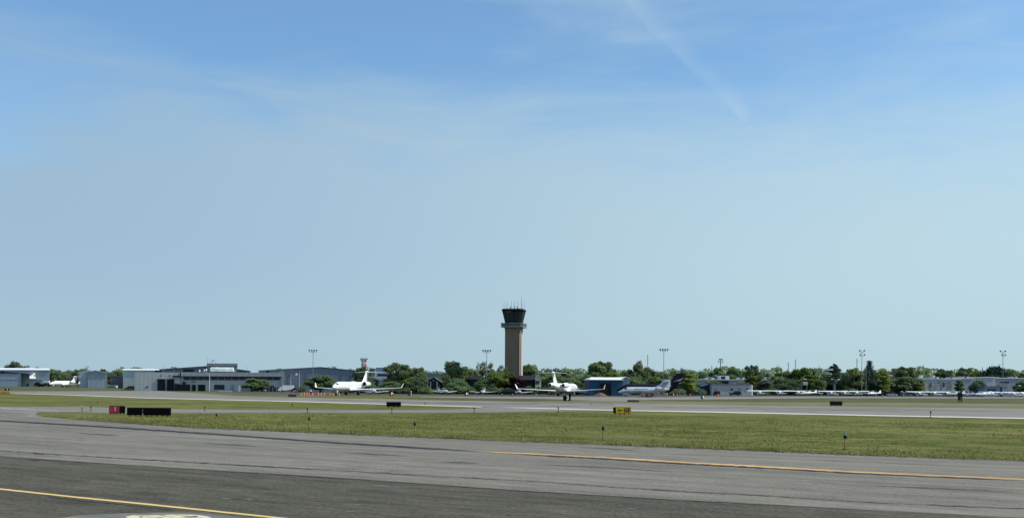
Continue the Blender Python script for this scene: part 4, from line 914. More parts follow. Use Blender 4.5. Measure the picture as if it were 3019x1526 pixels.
# industrial buildings behind the trees
def ware(u0, u1, v0, Y, m, label, units=(), lights=()):
    b = bld('warehouse', (u0+u1)/2, Y, label, 'warehouse'); part('wall', m, b, (u0, u1, v0, None, Y, Y + 30)); part('roof_edge', M_ROOFW, b, (u0 - 1, u1 + 1, v0 - 2.2, v0 - .1, Y - .3, Y + 30.3))
    for a0, a1, va, vb in units:
        q = part('roof_unit', S_WARE, b, (a0, a1, va, vb, Y + 4, Y + 9)); part('unit_grille', M_DKM, b, (a0 + (a1-a0)*.2, a0 + (a1-a0)*.6, va + (vb-va)*.25, vb - .5, Y + 3.8, Y + 3.95), parent=q)
    for a0, a1, va, vb in lights: part('window', M_WINB, b, (a0, a1, va, vb, Y - .15, Y - .03))
    return b
ware(2035, 2275, 1119.5, 470, S_WARE2, 'wide grey warehouse with rooftop units behind the white shed', [(2083, 2106, 1112.5, 1117.2), (2120, 2150, 1106.5, 1117.2), (2177, 2196, 1112, 1117.2), (2258, 2272, 1111, 1117.2)], [(2115, 2148, 1122, 1131)])
ware(2618, 2720, 1107.5, 480, S_WARE, 'pale warehouse glimpsed between trees behind the parked cars', [(2625, 2645, 1104, 1105.3)], [(2626, 2634, 1112, 1116)])
ware(2720, 2832, 1117, 474, S_WARE, 'pale grey warehouse behind the bare saplings', [(2752, 2768, 1110.5, 1114.8), (2800, 2812, 1111.5, 1114.8)], [(2742, 2746, 1127, 1140), (2780, 2785, 1127, 1140)])
ware(2833, 2868, 1116, 476, S_WARE2, 'narrow grey warehouse section left of the round dark tree', [(2840, 2858, 1109.5, 1113.8)])
ware(2869, 2933, 1113, 478, S_WARE, 'pale warehouse right of the round dark tree', [(2905, 2930, 1110, 1110.8)], [])
ware(2934, 3060, 1115, 482, S_WARE2, 'dark grey warehouse at the right picture edge', [(2936, 2944, 1110.5, 1112.8), (2985, 2999, 1109.5, 1112.8)], [(2950, 2975, 1124, 1128)])
b = bld('outbuilding', 2935, 440, 'small grey flat outbuilding before the warehouses on the right', 'outbuilding')
part('wall', siding('blue grey low wall', (.25, .28, .34), 2), b, (2902, 2970, 1139, None, 440, 448)); part('roof', M_FRAME, b, (2899, 2973, 1137.4, 1138.9, 439.5, 448.4)); part('window', M_WINB, b, (2912, 2938, 1146, 1150.5, 439.8, 439.97)); part('door', M_DKM, b, (2950, 2954, 1141.5, None, 439.8, 439.97))
b = bld('mesh_fence', 2850, 446, 'pale grey mesh fence between the aircraft row and the warehouses', 'fence')
part('mesh', mat('grey fence mesh', (.20, .24, .27), .8, .2, 2), b, (2803, 2898, 1152, None, 446, 446.05))
for i in range(9): part('post', M_POLE, b, (2803 + i*11.8, 2803.8 + i*11.8, 1150.5, None, 445.8, 445.98))
# ---------------------------------------------------------------- control tower
TY = 386; px = F/TY
tw = empty('control_tower', at(1514, TY), 'tall brown airport control tower with dark glazed cab and antennas', 'control tower', math.radians(-11.5))
zt = lambda v: Z(1514, v, TY + 1)
M_TWR = siding('brown ribbed precast', (.215, .155, .108), .5, .12, .8)
M_TWL = mat('pale tower pier', (.50, .44, .37), .8, .08, .5)
M_CABG = glass_dark('tinted cab glass', (.006, .016, .020), .14)
hw_ = 2.95
mb = MB(); ch = .55
oct_ = [(-hw_, -hw_ + .02), (-hw_ + .02, -hw_), (hw_ - .9, -hw_), (hw_ - .9, -hw_ + .35), (hw_ - .35, -hw_ + .35), (hw_ - .35, -hw_ + .9), (hw_, -hw_ + .9), (hw_, hw_), (-hw_, hw_)]
mb.prism([(x, y, -.2) for x, y in oct_], (0, 0, zt(966) + .2)); recalc(mb.build('shaft', M_TWR, tw))
mb = MB(); mb.box(hw_ - .28, hw_ + .06, -hw_ + .15, -hw_ + .85, 0, zt(985)); mb.build('corner_pier', M_TWL, tw)
mb = MB(); mb.box(hw_ + .005, hw_ + .14, -.2, hw_ - .15, 0, zt(985)); mb.build('corner_pier', M_TWL, tw)
mb = MB(); mb.box(hw_ + .005, hw_ + .05, -hw_ + 1.1, -hw_ + 1.9, 3, zt(985)); mb.build('stair_slot', M_DOORD, tw)
mb = MB(); mb.box(hw_*-1 - .05, hw_ + .10, -hw_ - .05, hw_ + .05, zt(978), zt(966.2)); mb.build('shaft_collar', M_TWR, tw)
wk = 4.3; mb = MB(); mb.box(-wk, wk, -wk, wk, zt(966), zt(963)); walk = mb.build('walkway', M_FRAME, tw)
mb = MB(); zr0, zr1 = zt(962.9), zt(953.5)
for s in (1, -1):
    for k in range(9):
        q = -wk + .08 + k*(2*wk - .16)/8
        mb.tube((q, s*(wk - .08), zr0), (q, s*(wk - .08), zr1), .05, n=6)
        if 0 < k < 8: mb.tube((s*(wk - .08), q, zr0), (s*(wk - .08), q, zr1), .05, n=6)
    for zz in (zr1, (zr0 + zr1)/2): mb.tube((-wk, s*(wk - .08), zz), (wk, s*(wk - .08), zz), .05, n=6); mb.tube((s*(wk - .08), -wk, zz + .02), (s*(wk - .08), wk, zz + .02), .05, n=6)
mb.build('railing', M_FRAME, walk)
M_RP = glass_dark('railing mesh panel', (.16, .19, .185), .72)
for s in (1, -1):
    mb = MB(); mb.box(-wk + .1, wk - .1, s*(wk - .02) - .01, s*(wk - .02) + .01, zr0 + .1, zr1 - .1); mb.build('railing_panel', M_RP, walk)
    mb = MB(); mb.box(s*(wk - .02) - .01, s*(wk - .02) + .01, -wk + .1, wk - .1, zr0 + .1, zr1 - .1); mb.build('railing_panel', M_RP, walk)
c0, c1 = 3.0, 4.1; z0, z1, z2 = zt(953.4), zt(952), zt(918.5)
mb = MB(); mb.box(-c0, c0, -c0, c0, zt(963), z0); mb.build('cab_base', M_TWR, tw)
def octring(h, z, ch): return [(-h + ch, -h, z), (h - ch, -h, z), (h, -h + ch, z), (h, h - ch, z), (h - ch, h, z), (-h + ch, h, z), (-h, h - ch, z), (-h, -h + ch, z)]
ra, rb = octring(c0, z0, .75), octring(c1 - .1, z2, 1.05)
for k in range(8):
    a, b_ = k, (k+1) % 8; mb = MB(); mb.face([ra[a], ra[b_], rb[b_], rb[a]]); mb.build('cab_window', M_CABG, tw)
mb = MB()
for k in range(8):
    mb.tube(ra[k], rb[k], .11, n=6)
    a, b_ = k, (k+1) % 8
    if k % 2 == 0:
        for t in (1/3, 2/3): mb.tube(Vector(ra[a]).lerp(Vector(ra[b_]), t), Vector(rb[a]).lerp(Vector(rb[b_]), t), .07, n=6)
mb.build('mullions', M_DKM, tw)
mb = MB(); mb.loft([octring(c1 - .05, z2 - .1, 1.05), octring(c1 + .15, zt(917), 1.1), octring(c1 + .2, zt(913.5), 1.1), octring(c1 - .1, zt(912), 1.1)], smooth=False); rf_ = mb.build('cab_roof', M_DKM, tw)
mb = MB(); mb.box(-1.6, 1.6, -1.6, 1.6, z0, zt(945)); mb.box(-.3, .3, -.3, .3, zt(945), z2); mb.build('console', M_DOORD, tw)
mb = MB(); mb.box(-2.6, 2.6, -2.6, 2.6, z0 + .01, z0 + .08); mb.build('cab_floor', M_DKM, tw)
rr = random.Random(4)
for x, y, v in ((-3.6, -2, 888), (-3.4, 1, 897), (-2.1, -3, 890), (-1.6, 1, 899), (-.6, -2.5, 889), (.1, 0, 900), (.8, -3.2, 889), (1.0, 2, 900), (2.1, -2.8, 888), (2.9, 0, 873.5), (3.7, -3, 888), (3.6, 2.2, 890)):
    mb = MB(); mb.tube((x, y, zt(913)), (x, y, zt(v)), .075, .045, 6)
    if v in (899, 900): mb.box(x - .4, x + .4, y - .05, y + .05, zt(904), zt(903)); mb.box(x - .2, x + .2, y - .15, y + .15, zt(908), zt(905.5))
    mb.build('antenna', M_POLE, rf_)
# ---------------------------------------------------------------- trees
L_MID = foliage('mid green leaves', (.115, .165, .072), (.295, .365, .175), .60)
L_DARK = foliage('dark green leaves', (.095, .142, .074), (.235, .305, .152), .55)
L_YEL = foliage('yellow green leaves', (.125, .170, .045), (.290, .345, .108), .60)
L_BRI = foliage('bright green leaves', (.130, .195, .050), (.300, .390, .115), .60)
L_CON = foliage('blue green needles', (.034, .058, .046), (.090, .130, .090), .32)
L_PUR = foliage('purple leaves', (.026, .011, .018), (.075, .026, .042), .3)
L_GREY = foliage('grey green leaves', (.120, .145, .092), (.270, .300, .205), .60)
M_BARK = mat('bark', (.075, .060, .048), .9, .25, 1.5)
M_BARKG = mat('grey pine bark', (.14, .135, .13), .9, .2, 1.5)
def leafquad(V, FF, p, s, rnd, up=.35):
    n = Vector((rnd.gauss(0, 1), rnd.gauss(0, 1), rnd.gauss(0, 1) + up)).normalized()
    a = n.orthogonal().normalized(); a.rotate(Matrix.Rotation(rnd.uniform(0, 6.28), 3, n)); b = n.cross(a)
    i = len(V); k = s*rnd.uniform(.5, .8)
    V.extend([tuple(p - a*s - b*k*.3), tuple(p - b*k), tuple(p + a*s), tuple(p + b*k)]); FF.append((i, i+1, i+2, i+3))
def fin_mesh(name, V, FF):
    me = bpy.data.meshes.new(name); me.from_pydata(V, [], FF); return me
def broad(seed, nb, hollow, n, W=9.0, HH=8.0, base=1.6, flat=1.0, leaf=.34, gappy=.0):
    "a crown of ragged leaf clumps over limbs; returns leaf mesh and limb segments"
    rnd = random.Random(seed); V = []; FF = []; limbs = []
    blobs = []
    for i in range(nb):
        t = (i + .5)/nb; z = base + HH*(.16 + .76*t*rnd.uniform(.85, 1.1)); env = math.sin(math.pi*min(1, (.14 + .80*t)))**.7
        a = i*2.4 + rnd.uniform(-.5, .5); rr = W/2*env*rnd.uniform(.25, .72)
        r = rnd.uniform(.85, 1.65)*W/9*(1.25 - .4*t)
        blobs.append((Vector((math.cos(a)*rr, math.sin(a)*rr, min(z, base + HH - r*.6))), r))
    for c, r in blobs:
        limbs.append(c)
        m = int(n/nb*(r/1.3)**2)
        for j in range(m):
            d = Vector((rnd.gauss(0, 1), rnd.gauss(0, 1), rnd.gauss(0, 1))).normalized()
            q = rnd.random()**.42*(1.0 + .35*rnd.random()**3)
            if gappy and rnd.random() < gappy and q < .75: continue
            p = c + Vector((d.x, d.y, d.z*.8*flat))*r*q
            if p.z < base*.55: continue
            leafquad(V, FF, p, leaf*rnd.uniform(.55, 1.3), rnd)
        for j in range(3):          # stray sprigs that break the outline
            d = Vector((rnd.gauss(0, 1), rnd.gauss(0, 1), abs(rnd.gauss(0, 1)))).normalized()
            for k in range(12): leafquad(V, FF, c + d*r*(.80 + .045*k) + Vector((rnd.gauss(0, .16), rnd.gauss(0, .16), rnd.gauss(0, .16))), leaf*.7*rnd.uniform(.5, 1.2), rnd)
    return V, FF, limbs
def conifer(seed, W=5.0, HH=11.0, base=1.0, n=5200, leaf=.40):
    rnd = random.Random(seed); V = []; FF = []
    tiers = 28
    for i in range(tiers):
        t = i/(tiers - 1); z = base + HH*t; R = W/2*(1 - t)**.95*rnd.uniform(.8, 1.12) + .04
        nb = max(4, int(9*(1 - t) + 3))
        for b in range(nb):
            a = 6.283*b/nb + rnd.uniform(-.3, .3); ln = R*rnd.uniform(.7, 1.12)
            for k in range(int(n/tiers/nb*(1.4 - .7*t))):
                q = rnd.random()**.7; p = Vector((math.cos(a)*ln*q, math.sin(a)*ln*q, z - .30*ln*q + rnd.gauss(0, .30*(1 - .7*t)))); p.x += rnd.gauss(0, .16 + .15*q); p.y += rnd.gauss(0, .16 + .15*q)
                leafquad(V, FF, p, leaf*(1.1 - .65*t)*rnd.uniform(.4, 1.0), rnd, .8)
    return V, FF, []
def tallpine(seed, HH=15.0):
    rnd = random.Random(seed); V = []; FF = []; limbs = []
    for i in range(15):
        t = i/14; z = HH*(.50 + .48*t); R = 3.7*(1 - t)**.6*rnd.uniform(.55, 1.1) + .3
        for b in range(4):
            a = rnd.uniform(0, 6.283); ln = R*rnd.uniform(.6, 1.15); c = Vector((math.cos(a)*ln*.7, math.sin(a)*ln*.7, z + .06*ln)); limbs.append(c)
            for k in range(48):
                p = c + Vector((rnd.gauss(0, ln*.26), rnd.gauss(0, ln*.26), rnd.gauss(0, .17))); leafquad(V, FF, p, .32*rnd.uniform(.5, 1.1), rnd, .9)
    return V, FF, limbs
def trunkmesh(limbs, h, r, seed, n=7):
    rnd = random.Random(seed); mb = MB(); x = y = 0.0; pts = []; rad = []
    for i in range(6):
        t = i/5; pts.append(Vector((x, y, h*t))); rad.append(r*(1.25 - .9*t) if i else r*1.5); x += rnd.uniform(-.08, .08)*h/6; y += rnd.uniform(-.08, .08)*h/6
    mb.path(pts, rad, n)
    for c in limbs:
        q = max(.25, min(.9, (c.z*.62)/h)); i = min(4, int(q*5)); p = pts[i].lerp(pts[i+1], q*5 - i)
        m_ = p.lerp(c, .55) + Vector((0, 0, .1*(c - p).length)); mb.path([p, m_, c], [r*.42, r*.26, r*.10], 5)
    return mb
# each kind: (leaf mesh data, height, width, trunk mesh)
KINDS = {}
def kind(name, gen, h, w, tr, tm=M_BARK):
    V, FF, limbs = gen; me = fin_mesh(name + '_crown', V, FF)
    zs = max(v[2] for v in V); ws = max(v[0] for v in V) - min(v[0] for v in V)
    t = trunkmesh(limbs, tr[0], tr[1], hash(name) % 97 if False else sum(map(ord, name)) % 97).build(name + '_trunk', tm); tmesh = t.data; bpy.data.objects.remove(t)
    KINDS[name] = (me, zs, ws, tmesh)
kind('round_a', broad(1, 15, 0, 5200), 10, 9, (6.0, .26))
kind('round_b', broad(2, 17, 0, 5200, 8.5, 9.0), 10, 9, (6.8, .25))
kind('round_c', broad(3, 13, 0, 4800, 10.5, 7.5), 10, 9, (5.6, .28))
kind('round_d', broad(4, 19, 0, 5400, 9.0, 8.4), 10, 9, (6.4, .25))
kind('airy_a', broad(5, 16, 0, 2500, 8.5, 9.5, 2.0, .8, .30, .6), 10, 9, (8.2, .22))
kind('airy_b', broad(6, 14, 0, 2000, 8.0, 9.0, 2.2, .8, .28, .7), 10, 9, (8.0, .20))
kind('column_a', broad(8, 16, 0, 4600, 5.6, 10.0, 1.0), 10, 6, (7.5, .2))
kind('dome', broad(9, 22, 0, 6800, 12.0, 8.0, .3, 1.0, .36), 10, 12, (5, .3))
kind('shrub_a', broad(10, 9, 0, 2300, 5.5, 3.4, .1, .9, .26), 4, 5, (1.8, .12))
kind('shrub_b', broad(12, 10, 0, 2300, 6.5, 3.0, .1, .9, .26), 4, 5, (1.6, .12))
kind('fir', conifer(13), 12, 5, (11, .2)); kind('fir_b', conifer(14, 6.4, 11.0, .6, 6000), 12, 6, (10.6, .22))
kind('pine', tallpine(15)[:2] + ([],), 15, 7, (14.2, .34), M_BARKG)
def bare(seed):
    rnd = random.Random(seed); mb = MB()
    def grow(p, d, ln, r, lev):
        q = p + d*ln; mb.tube(p, q, r, r*.65, 5)
        if lev == 0: return
        for k in range(3 if lev > 1 else 2): 
            e = (d + Vector((rnd.gauss(0, .5), rnd.gauss(0, .5), rnd.gauss(.15, .3)))).normalized(); grow(p.lerp(q, rnd.uniform(.6, 1)), e, ln*rnd.uniform(.5, .75), r*.6, lev - 1)
    grow(Vector((0, 0, 0)), Vector((0, 0, 1)), 4.5, .16, 4); return mb
def tree(u, vtop, wpx, Y, kd, leaf, label, group=None, name='tree', vbase=None):
    me, zs, ws, tm = KINDS[kd]
    loc = at(u, Y); top = Z(u, vtop, Y) - loc.z; w_ = wpx*1.3/F*Y
    rnd = random.Random(int(u*13 + Y)); sx = w_/ws; sz = top/zs
    r = empty(name, loc, label, 'tree' if name != 'shrub' else 'shrub', rnd.uniform(0, 6.28), group)
    r.scale = (sx, sx, sz)
    key = (kd, leaf.name)
    if key not in CROWNS:
        m2 = me.copy(); m2.materials.clear(); m2.materials.append(leaf); CROWNS[key] = m2
    c = bpy.data.objects.new('crown', CROWNS[key]); COL.objects.link(c); c.parent = r
    t = bpy.data.objects.new('trunk', tm); COL.objects.link(t); t.parent = r
    return r
CROWNS = {}
T_ = [
 # left
 (45, 1063, 44, 590, 'round_b', L_GREY, 'rounded tree rising behind the roof of the left edge hangar'),
 (16, 1074, 26, 600, 'airy_b', L_GREY, 'thin tree left of the rounded one above the left edge hangar'),
 (76, 1074, 22, 600, 'airy_b', L_GREY, 'sparse little crown just right of the rounded tree above the left hangar'),
 (112, 1077, 32, 600, 'airy_a', L_GREY, 'low flat crown above the right half of the left edge hangar roof'),
 (161, 1086, 46, 545, 'round_a', L_DARK, 'dark tree at the right corner of the left edge hangar'),
 (184, 1096, 30, 535, 'round_c', L_DARK, 'dark tree behind the nose of the small jet'),
 (206, 1091, 36, 540, 'airy_a', L_GREY, 'grey brown thin tree behind the small jet'),
 (228, 1087, 34, 520, 'round_b', L_MID, 'green tree at the left wall of the small hangar'),
 (303, 1084, 30, 540, 'round_d', L_DARK, 'dark tree above the right roof slope of the small hangar'),
 (325, 1092, 40, 548, 'round_c', L_DARK, 'dark tree right of the small hangar'),
 (345, 1090, 44, 560, 'round_a', L_MID, 'mid green tree left of the pale hangar'),
 # terminal front
 (742, 1113, 52, 430, 'round_a', L_MID, 'small bright topped tree in front of the terminal windows'),
 (774, 1115, 40, 432, 'round_d', L_MID, 'smaller tree right beside the one before the terminal windows'),
 (945, 1101, 70, 410, 'round_c', L_MID, 'broad bush like tree against the large slate hangar'),
 (890, 1136, 30, 400, 'shrub_a', L_MID, 'small green shrub left of the broad tree by the slate hangar'),
 # behind left jet
 (1065, 1079, 52, 400, 'round_b', L_DARK, 'dark tree below the red and white lattice tower'),
 (1094, 1104, 40, 395, 'round_c', L_GREY, 'low grey green tree right of the white T-tail'),
 (1078, 1120, 60, 388, 'dome', L_DARK, 'dark low tree behind the jet fuselage'),
 (1164, 1066, 62, 395, 'round_a', L_MID, 'left half of the tall twin topped tree right of the pale blue block'),
 (1192, 1069, 66, 390, 'round_d', L_MID, 'right half of the tall twin topped tree'),
 (1232, 1080, 54, 388, 'round_b', L_MID, 'lower shoulder tree between the twin topped tree and the gabled house'),
 (1214, 1105, 60, 374, 'round_c', L_YEL, 'yellow green tree before the twin topped one'),
 (1233, 1106, 58, 366, 'dome', L_DARK, 'very dark rounded tree left of the gabled house'),
 (1150, 1120, 60, 380, 'round_c', L_DARK, 'dark tree low down between pale blue block and twin topped tree'),
 (1312, 1098, 40, 384, 'round_c', L_DARK, 'dark tree behind the right roof slope of the gabled house'),
 (1338, 1061, 62, 392, 'round_b', L_MID, 'tall pointed tree right of the gabled house'),
 (1362, 1078, 50, 396, 'round_a', L_MID, 'tree at the right shoulder of the tall pointed one'),
 (1345, 1110, 74, 380, 'dome', L_DARK, 'dark low tree at the foot of the tall pointed tree'),
 (1394, 1079, 40, 405, 'round_c', L_MID, 'lower tree left of the light mast near the tower'),
 (1424, 1062, 34, 430, 'airy_b', L_GREY, 'thin leaved tree just left of the light mast near the tower'),
 (1448, 1062, 32, 430, 'airy_a', L_GREY, 'thin leaved tree just right of the light mast near the tower'),
 (1474, 1073, 26, 440, 'airy_b', L_GREY, 'slight bare looking tree at the left foot of the tower'),
 (1424, 1085, 60, 410, 'round_d', L_MID, 'broad tree behind the light mast near the tower'),
 (1464, 1088, 72, 376, 'round_c', L_YEL, 'yellow green tree at the left foot of the tower'),
 (1500, 1092, 50, 377, 'round_a', L_YEL, 'yellow green tree overlapping the tower base'),
 (1490, 1074, 24, 381, 'airy_a', L_DARK, 'dark twiggy tree crossing the left edge of the tower'),
 (1437, 1112, 60, 374, 'dome', L_DARK, 'dark low tree under the yellow green one beside the light mast'),
 (1412, 1122, 26, 352, 'column_a', L_BRI, 'narrow bright green young tree behind the small aircraft'),
 (1519, 1110, 50, 366, 'round_a', L_PUR, 'purple leaved tree in front of the dark roofed house'),
 (1545, 1072, 0, 0, None, None, None),
 (1556, 1071, 62, 410, 'round_b', L_MID, 'tree just right of the tower shaft'),
 (1590, 1086, 60, 430, 'round_c', L_MID, 'tree behind the cream gable house'),
 (1618, 1081, 40, 470, 'airy_a', L_GREY, 'airy tree behind the tail of the rear facing jet'),
 (1645, 1082, 46, 470, 'airy_b', L_GREY, 'thin crown right of the tail of the rear facing jet'),
 (1668, 1088, 60, 440, 'round_d', L_MID, 'low rounded tree above the rear facing jet'),
 (1700, 1085, 52, 450, 'airy_a', L_MID, 'airy green tree between the rear facing jet and blue hangar'),
 (1630, 1100, 70, 400, 'round_a', L_MID, 'green tree directly behind the rear facing T-tail'),
 (1690, 1108, 80, 396, 'round_c', L_MID, 'broad low tree behind the rear facing jet nose'),
 (1730, 1098, 50, 402, 'round_d', L_MID, 'tree at the left corner of the blue hangar'),
 (1752, 1066, 56, 395, 'round_a', L_MID, 'tall tree over the left half of the blue hangar'),
 (1778, 1062, 62, 402, 'round_b', L_MID, 'tallest tree over the middle of the blue hangar roof'),
 (1806, 1088, 50, 396, 'round_c', L_BRI, 'lower bright tree over the right half of the blue hangar'),
 (1845, 1083, 50, 420, 'round_c', L_MID, 'tree above the right end of the blue hangar'),
 (1880, 1068, 56, 410, 'round_d', L_MID, 'tall tree between the blue hangar and the four lamp mast'),
 (1882, 1058, 24, 425, 'airy_b', L_GREY, 'bare looking twigs topping the tree right of the blue hangar'),
 (1912, 1080, 50, 415, 'round_a', L_MID, 'right shoulder tree left of the four lamp mast'),
 (1868, 1104, 60, 380, 'dome', L_MID, 'low green tree behind the black jet fuselage'),
 (1950, 1089, 60, 440, 'round_c', L_MID, 'tree behind the pole of the four lamp mast'),
 (1985, 1087, 46, 450, 'round_d', L_MID, 'tree directly behind the black fin tip'),
 (1925, 1108, 60, 384, 'round_b', L_MID, 'low tree behind the pale grey jet tail'),
 (1970, 1110, 60, 390, 'round_c', L_MID, 'low tree behind the black fin'),
 (2010, 1081, 18, 430, 'airy_b', L_GREY, 'thin dark twiggy tree above the black fin tip'),
 (2030, 1090, 50, 450, 'round_b', L_MID, 'tree right of the black fin tip, in the back row'),
 (2030, 1101, 58, 370, 'column_a', L_BRI, 'tall bright green tree right of the black fin'),
 # right
 (2062, 1089, 54, 500, 'round_c', L_DARK, 'tree in the back row above the grey warehouse left end'),
 (2090, 1096, 40, 505, 'round_a', L_DARK, 'small back row tree left of the two tier mast behind the trees'),
 (2118, 1079, 56, 500, 'round_d', L_MID, 'rounded tree under the two tier mast behind the trees'),
 (2160, 1078, 50, 500, 'round_a', L_MID, 'light tree right of the two tier mast behind the trees'),
 (2183, 1090, 34, 510, 'round_c', L_MID, 'low back row tree above the white shed'),
 (2202, 1076, 24, 500, 'column_a', L_DARK, 'narrow dark tree above the right half of the white shed'),
 (2221, 1073, 34, 498, 'round_b', L_DARK, 'dark rounded tree with sky gaps above the white shed'),
 (2256, 1088, 46, 505, 'round_c', L_DARK, 'low dark tree behind the bright end of the white shed'),
 (2100, 1118, 76, 448, 'dome', L_DARK, 'dark hedge like tree before the grey warehouse'),
 (2185, 1121, 70, 448, 'round_c', L_MID, 'low tree before the grey warehouse right half'),
 (2227, 1104, 62, 440, 'round_a', L_YEL, 'yellow green tree just behind the bright end of the white shed'),
 (2256, 1118, 54, 430, 'round_b', L_GREY, 'greyish tree right of the white shed'),
 (2296, 1073, 44, 470, 'airy_a', L_MID, 'light tree with see through crown right of the white shed'),
 (2298, 1092, 64, 440, 'round_d', L_MID, 'tree in front of the see through crown'),
 (2330, 1086, 56, 440, 'round_c', L_MID, 'rounded tree beneath the two thin masts'),
 (2362, 1081, 64, 436, 'round_a', L_YEL, 'yellow green tree behind the grey square sign panel'),
 (2330, 1112, 80, 428, 'dome', L_DARK, 'dark low tree left of the grey square sign panel'),
 (2398, 1082, 44, 452, 'round_b', L_DARK, 'dark tree between the sign panel and the tall pine'),
 (2420, 1077, 40, 490, 'airy_a', L_GREY, 'thin grey crown left of the tall pine'),
 (2385, 1104, 44, 426, 'column_a', L_YEL, 'narrow yellow green tree beside the grey square sign panel'),
 (2410, 1098, 44, 440, 'round_c', L_MID, 'low tree left of the tall pine trunk'),
 (2459, 1070, 74, 424, 'pine', L_CON, 'tall pine with layered top and bare pale trunk'),
 (2444, 1112, 60, 446, 'dome', L_CON, 'dark tree behind the tall pine trunk'),
 (2492, 1098, 46, 442, 'round_d', L_MID, 'mid green tree right of the tall pine'),
 (2514, 1082, 58, 440, 'round_b', L_MID, 'tree below the two tier light mast right of the pine'),
 (2508, 1114, 66, 440, 'dome', L_DARK, 'dark low tree right of the pine trunk'),
 (2563, 1061, 66, 445, 'fir_b', L_CON, 'pointed dark fir left of the row of parked cars'),
 (2545, 1090, 52, 440, 'round_a', L_CON, 'dark tree at the left side of the pointed fir'),
 (2590, 1083, 62, 448, 'round_c', L_YEL, 'yellow green tree right of the pointed fir'),
 (2572, 1112, 70, 446, 'dome', L_DARK, 'dark low tree below the pointed fir'),
 (2605, 1106, 36, 440, 'column_a', L_YEL, 'narrow yellow green tree left of the glimpsed pale warehouse'),
 (2640, 1080, 56, 500, 'round_d', L_MID, 'tree over the glimpsed pale warehouse'),
 (2668, 1078, 62, 470, 'round_b', L_MID, 'large tree behind the dark parked cars'),
 (2700, 1084, 52, 490, 'round_c', L_MID, 'rounded tree right of the large one behind parked cars'),
 (2665, 1107, 66, 446, 'round_a', L_DARK, 'dark tree right behind the dark parked cars'),
 (2696, 1112, 56, 446, 'round_d', L_MID, 'mid green tree at the right end of the dark parked cars'),
 (2735, 1083, 36, 500, 'airy_a', L_DARK, 'airy dark tree above the pale warehouse left end'),
 (2716, 1118, 26, 440, 'column_a', L_YEL, 'narrow yellow green tree at the left wall of the pale warehouse'),
 (2784, 1085, 58, 520, 'round_a', L_DARK, 'dark round tree behind the pale warehouse roof'),
 (2842, 1081, 52, 520, 'round_b', L_DARK, 'dark tree with leaning top behind the warehouse roofs'),
 (2815, 1098, 50, 515, 'round_c', L_DARK, 'low dark tree between two taller ones behind the warehouses'),
 (2866, 1098, 54, 515, 'round_d', L_DARK, 'low dark tree above the narrow grey warehouse section'),
 (2878, 1088, 34, 505, 'round_a', L_YEL, 'yellowish tree left of the large dark dome tree'),
 (2900, 1089, 34, 508, 'round_c', L_MID, 'small tree at the left edge of the large dark dome tree'),
 (2936, 1071, 78, 500, 'dome', L_CON, 'large dark dome shaped tree left of the rightmost light mast'),
 (2982, 1085, 48, 505, 'round_b', L_MID, 'tree right of the rightmost light mast'),
 (3004, 1097, 30, 510, 'round_c', L_DARK, 'low dark tree near the right picture edge'),
 (3024, 1085, 34, 500, 'round_d', L_DARK, 'dark tree cut by the right picture edge'),
 (2884, 1115, 42, 450, 'dome', L_DARK, 'round dark tree standing before the warehouses'),
 (2827, 1118, 28, 448, 'column_a', L_MID, 'narrow green tree in front of the pale warehouse right end'),
 (2948, 1130, 44, 470, 'shrub_b', L_GREY, 'low green shrub above the small grey outbuilding'),
 (3010, 1118, 40, 460, 'round_c', L_MID, 'mid green tree before the dark warehouse at the right edge'),
]
for t in T_:
    if t[4] is None: continue
    nm = {'fir': 'fir_tree', 'fir_b': 'fir_tree', 'pine': 'pine_tree', 'shrub_a': 'shrub', 'shrub_b': 'shrub'}.get(t[4], 'tree')
    tree(*t, name=nm)
for u, top in ((2742, 1128), (2757, 1127), (2772, 1117), (2793, 1125), (2802, 1122)):
    r = empty('sapling', at(u, 446), {2742: 'leftmost thin dark sapling before the pale warehouse', 2757: 'second thin sapling from the left before the pale warehouse', 2772: 'tallest thin dark sapling before the pale warehouse', 2793: 'twiggy sapling right of the tallest one before the pale warehouse', 2802: 'rightmost twiggy sapling before the pale warehouse'}[u], 'sapling', u*.7, 'thin saplings before the pale warehouse')
    o = bare(u).build('trunk', M_BARK, r); zz = max(v.co.z for v in o.data.vertices); s = (Z(u, top, 446))/zz; r.scale = (s*.8, s*.8, s)
    V, FF = [], []; rnd = random.Random(u)
    for k in range(260): leafquad(V, FF, Vector((rnd.gauss(0, 1.1), rnd.gauss(0, 1.1), zz*rnd.uniform(.25, 1))), .26*rnd.uniform(.5, 1.2), rnd)
    c = bpy.data.objects.new('crown', fin_mesh('sapling_crown', V, FF)); c.data.materials.append(L_DARK); COL.objects.link(c); c.parent = r
for u, Y, top, lab in ((241, 500, 1073, 'bare branched dead tree left of the small grey hangar'),):
    r = empty('bare_tree', at(u, Y), lab, 'tree', .4); o = bare(3).build('trunk', M_BARK, r); zz = max(v.co.z for v in o.data.vertices); s = (Z(u, top, Y) - r.location.z)/zz; r.scale = (s*.7, s*.7, s)
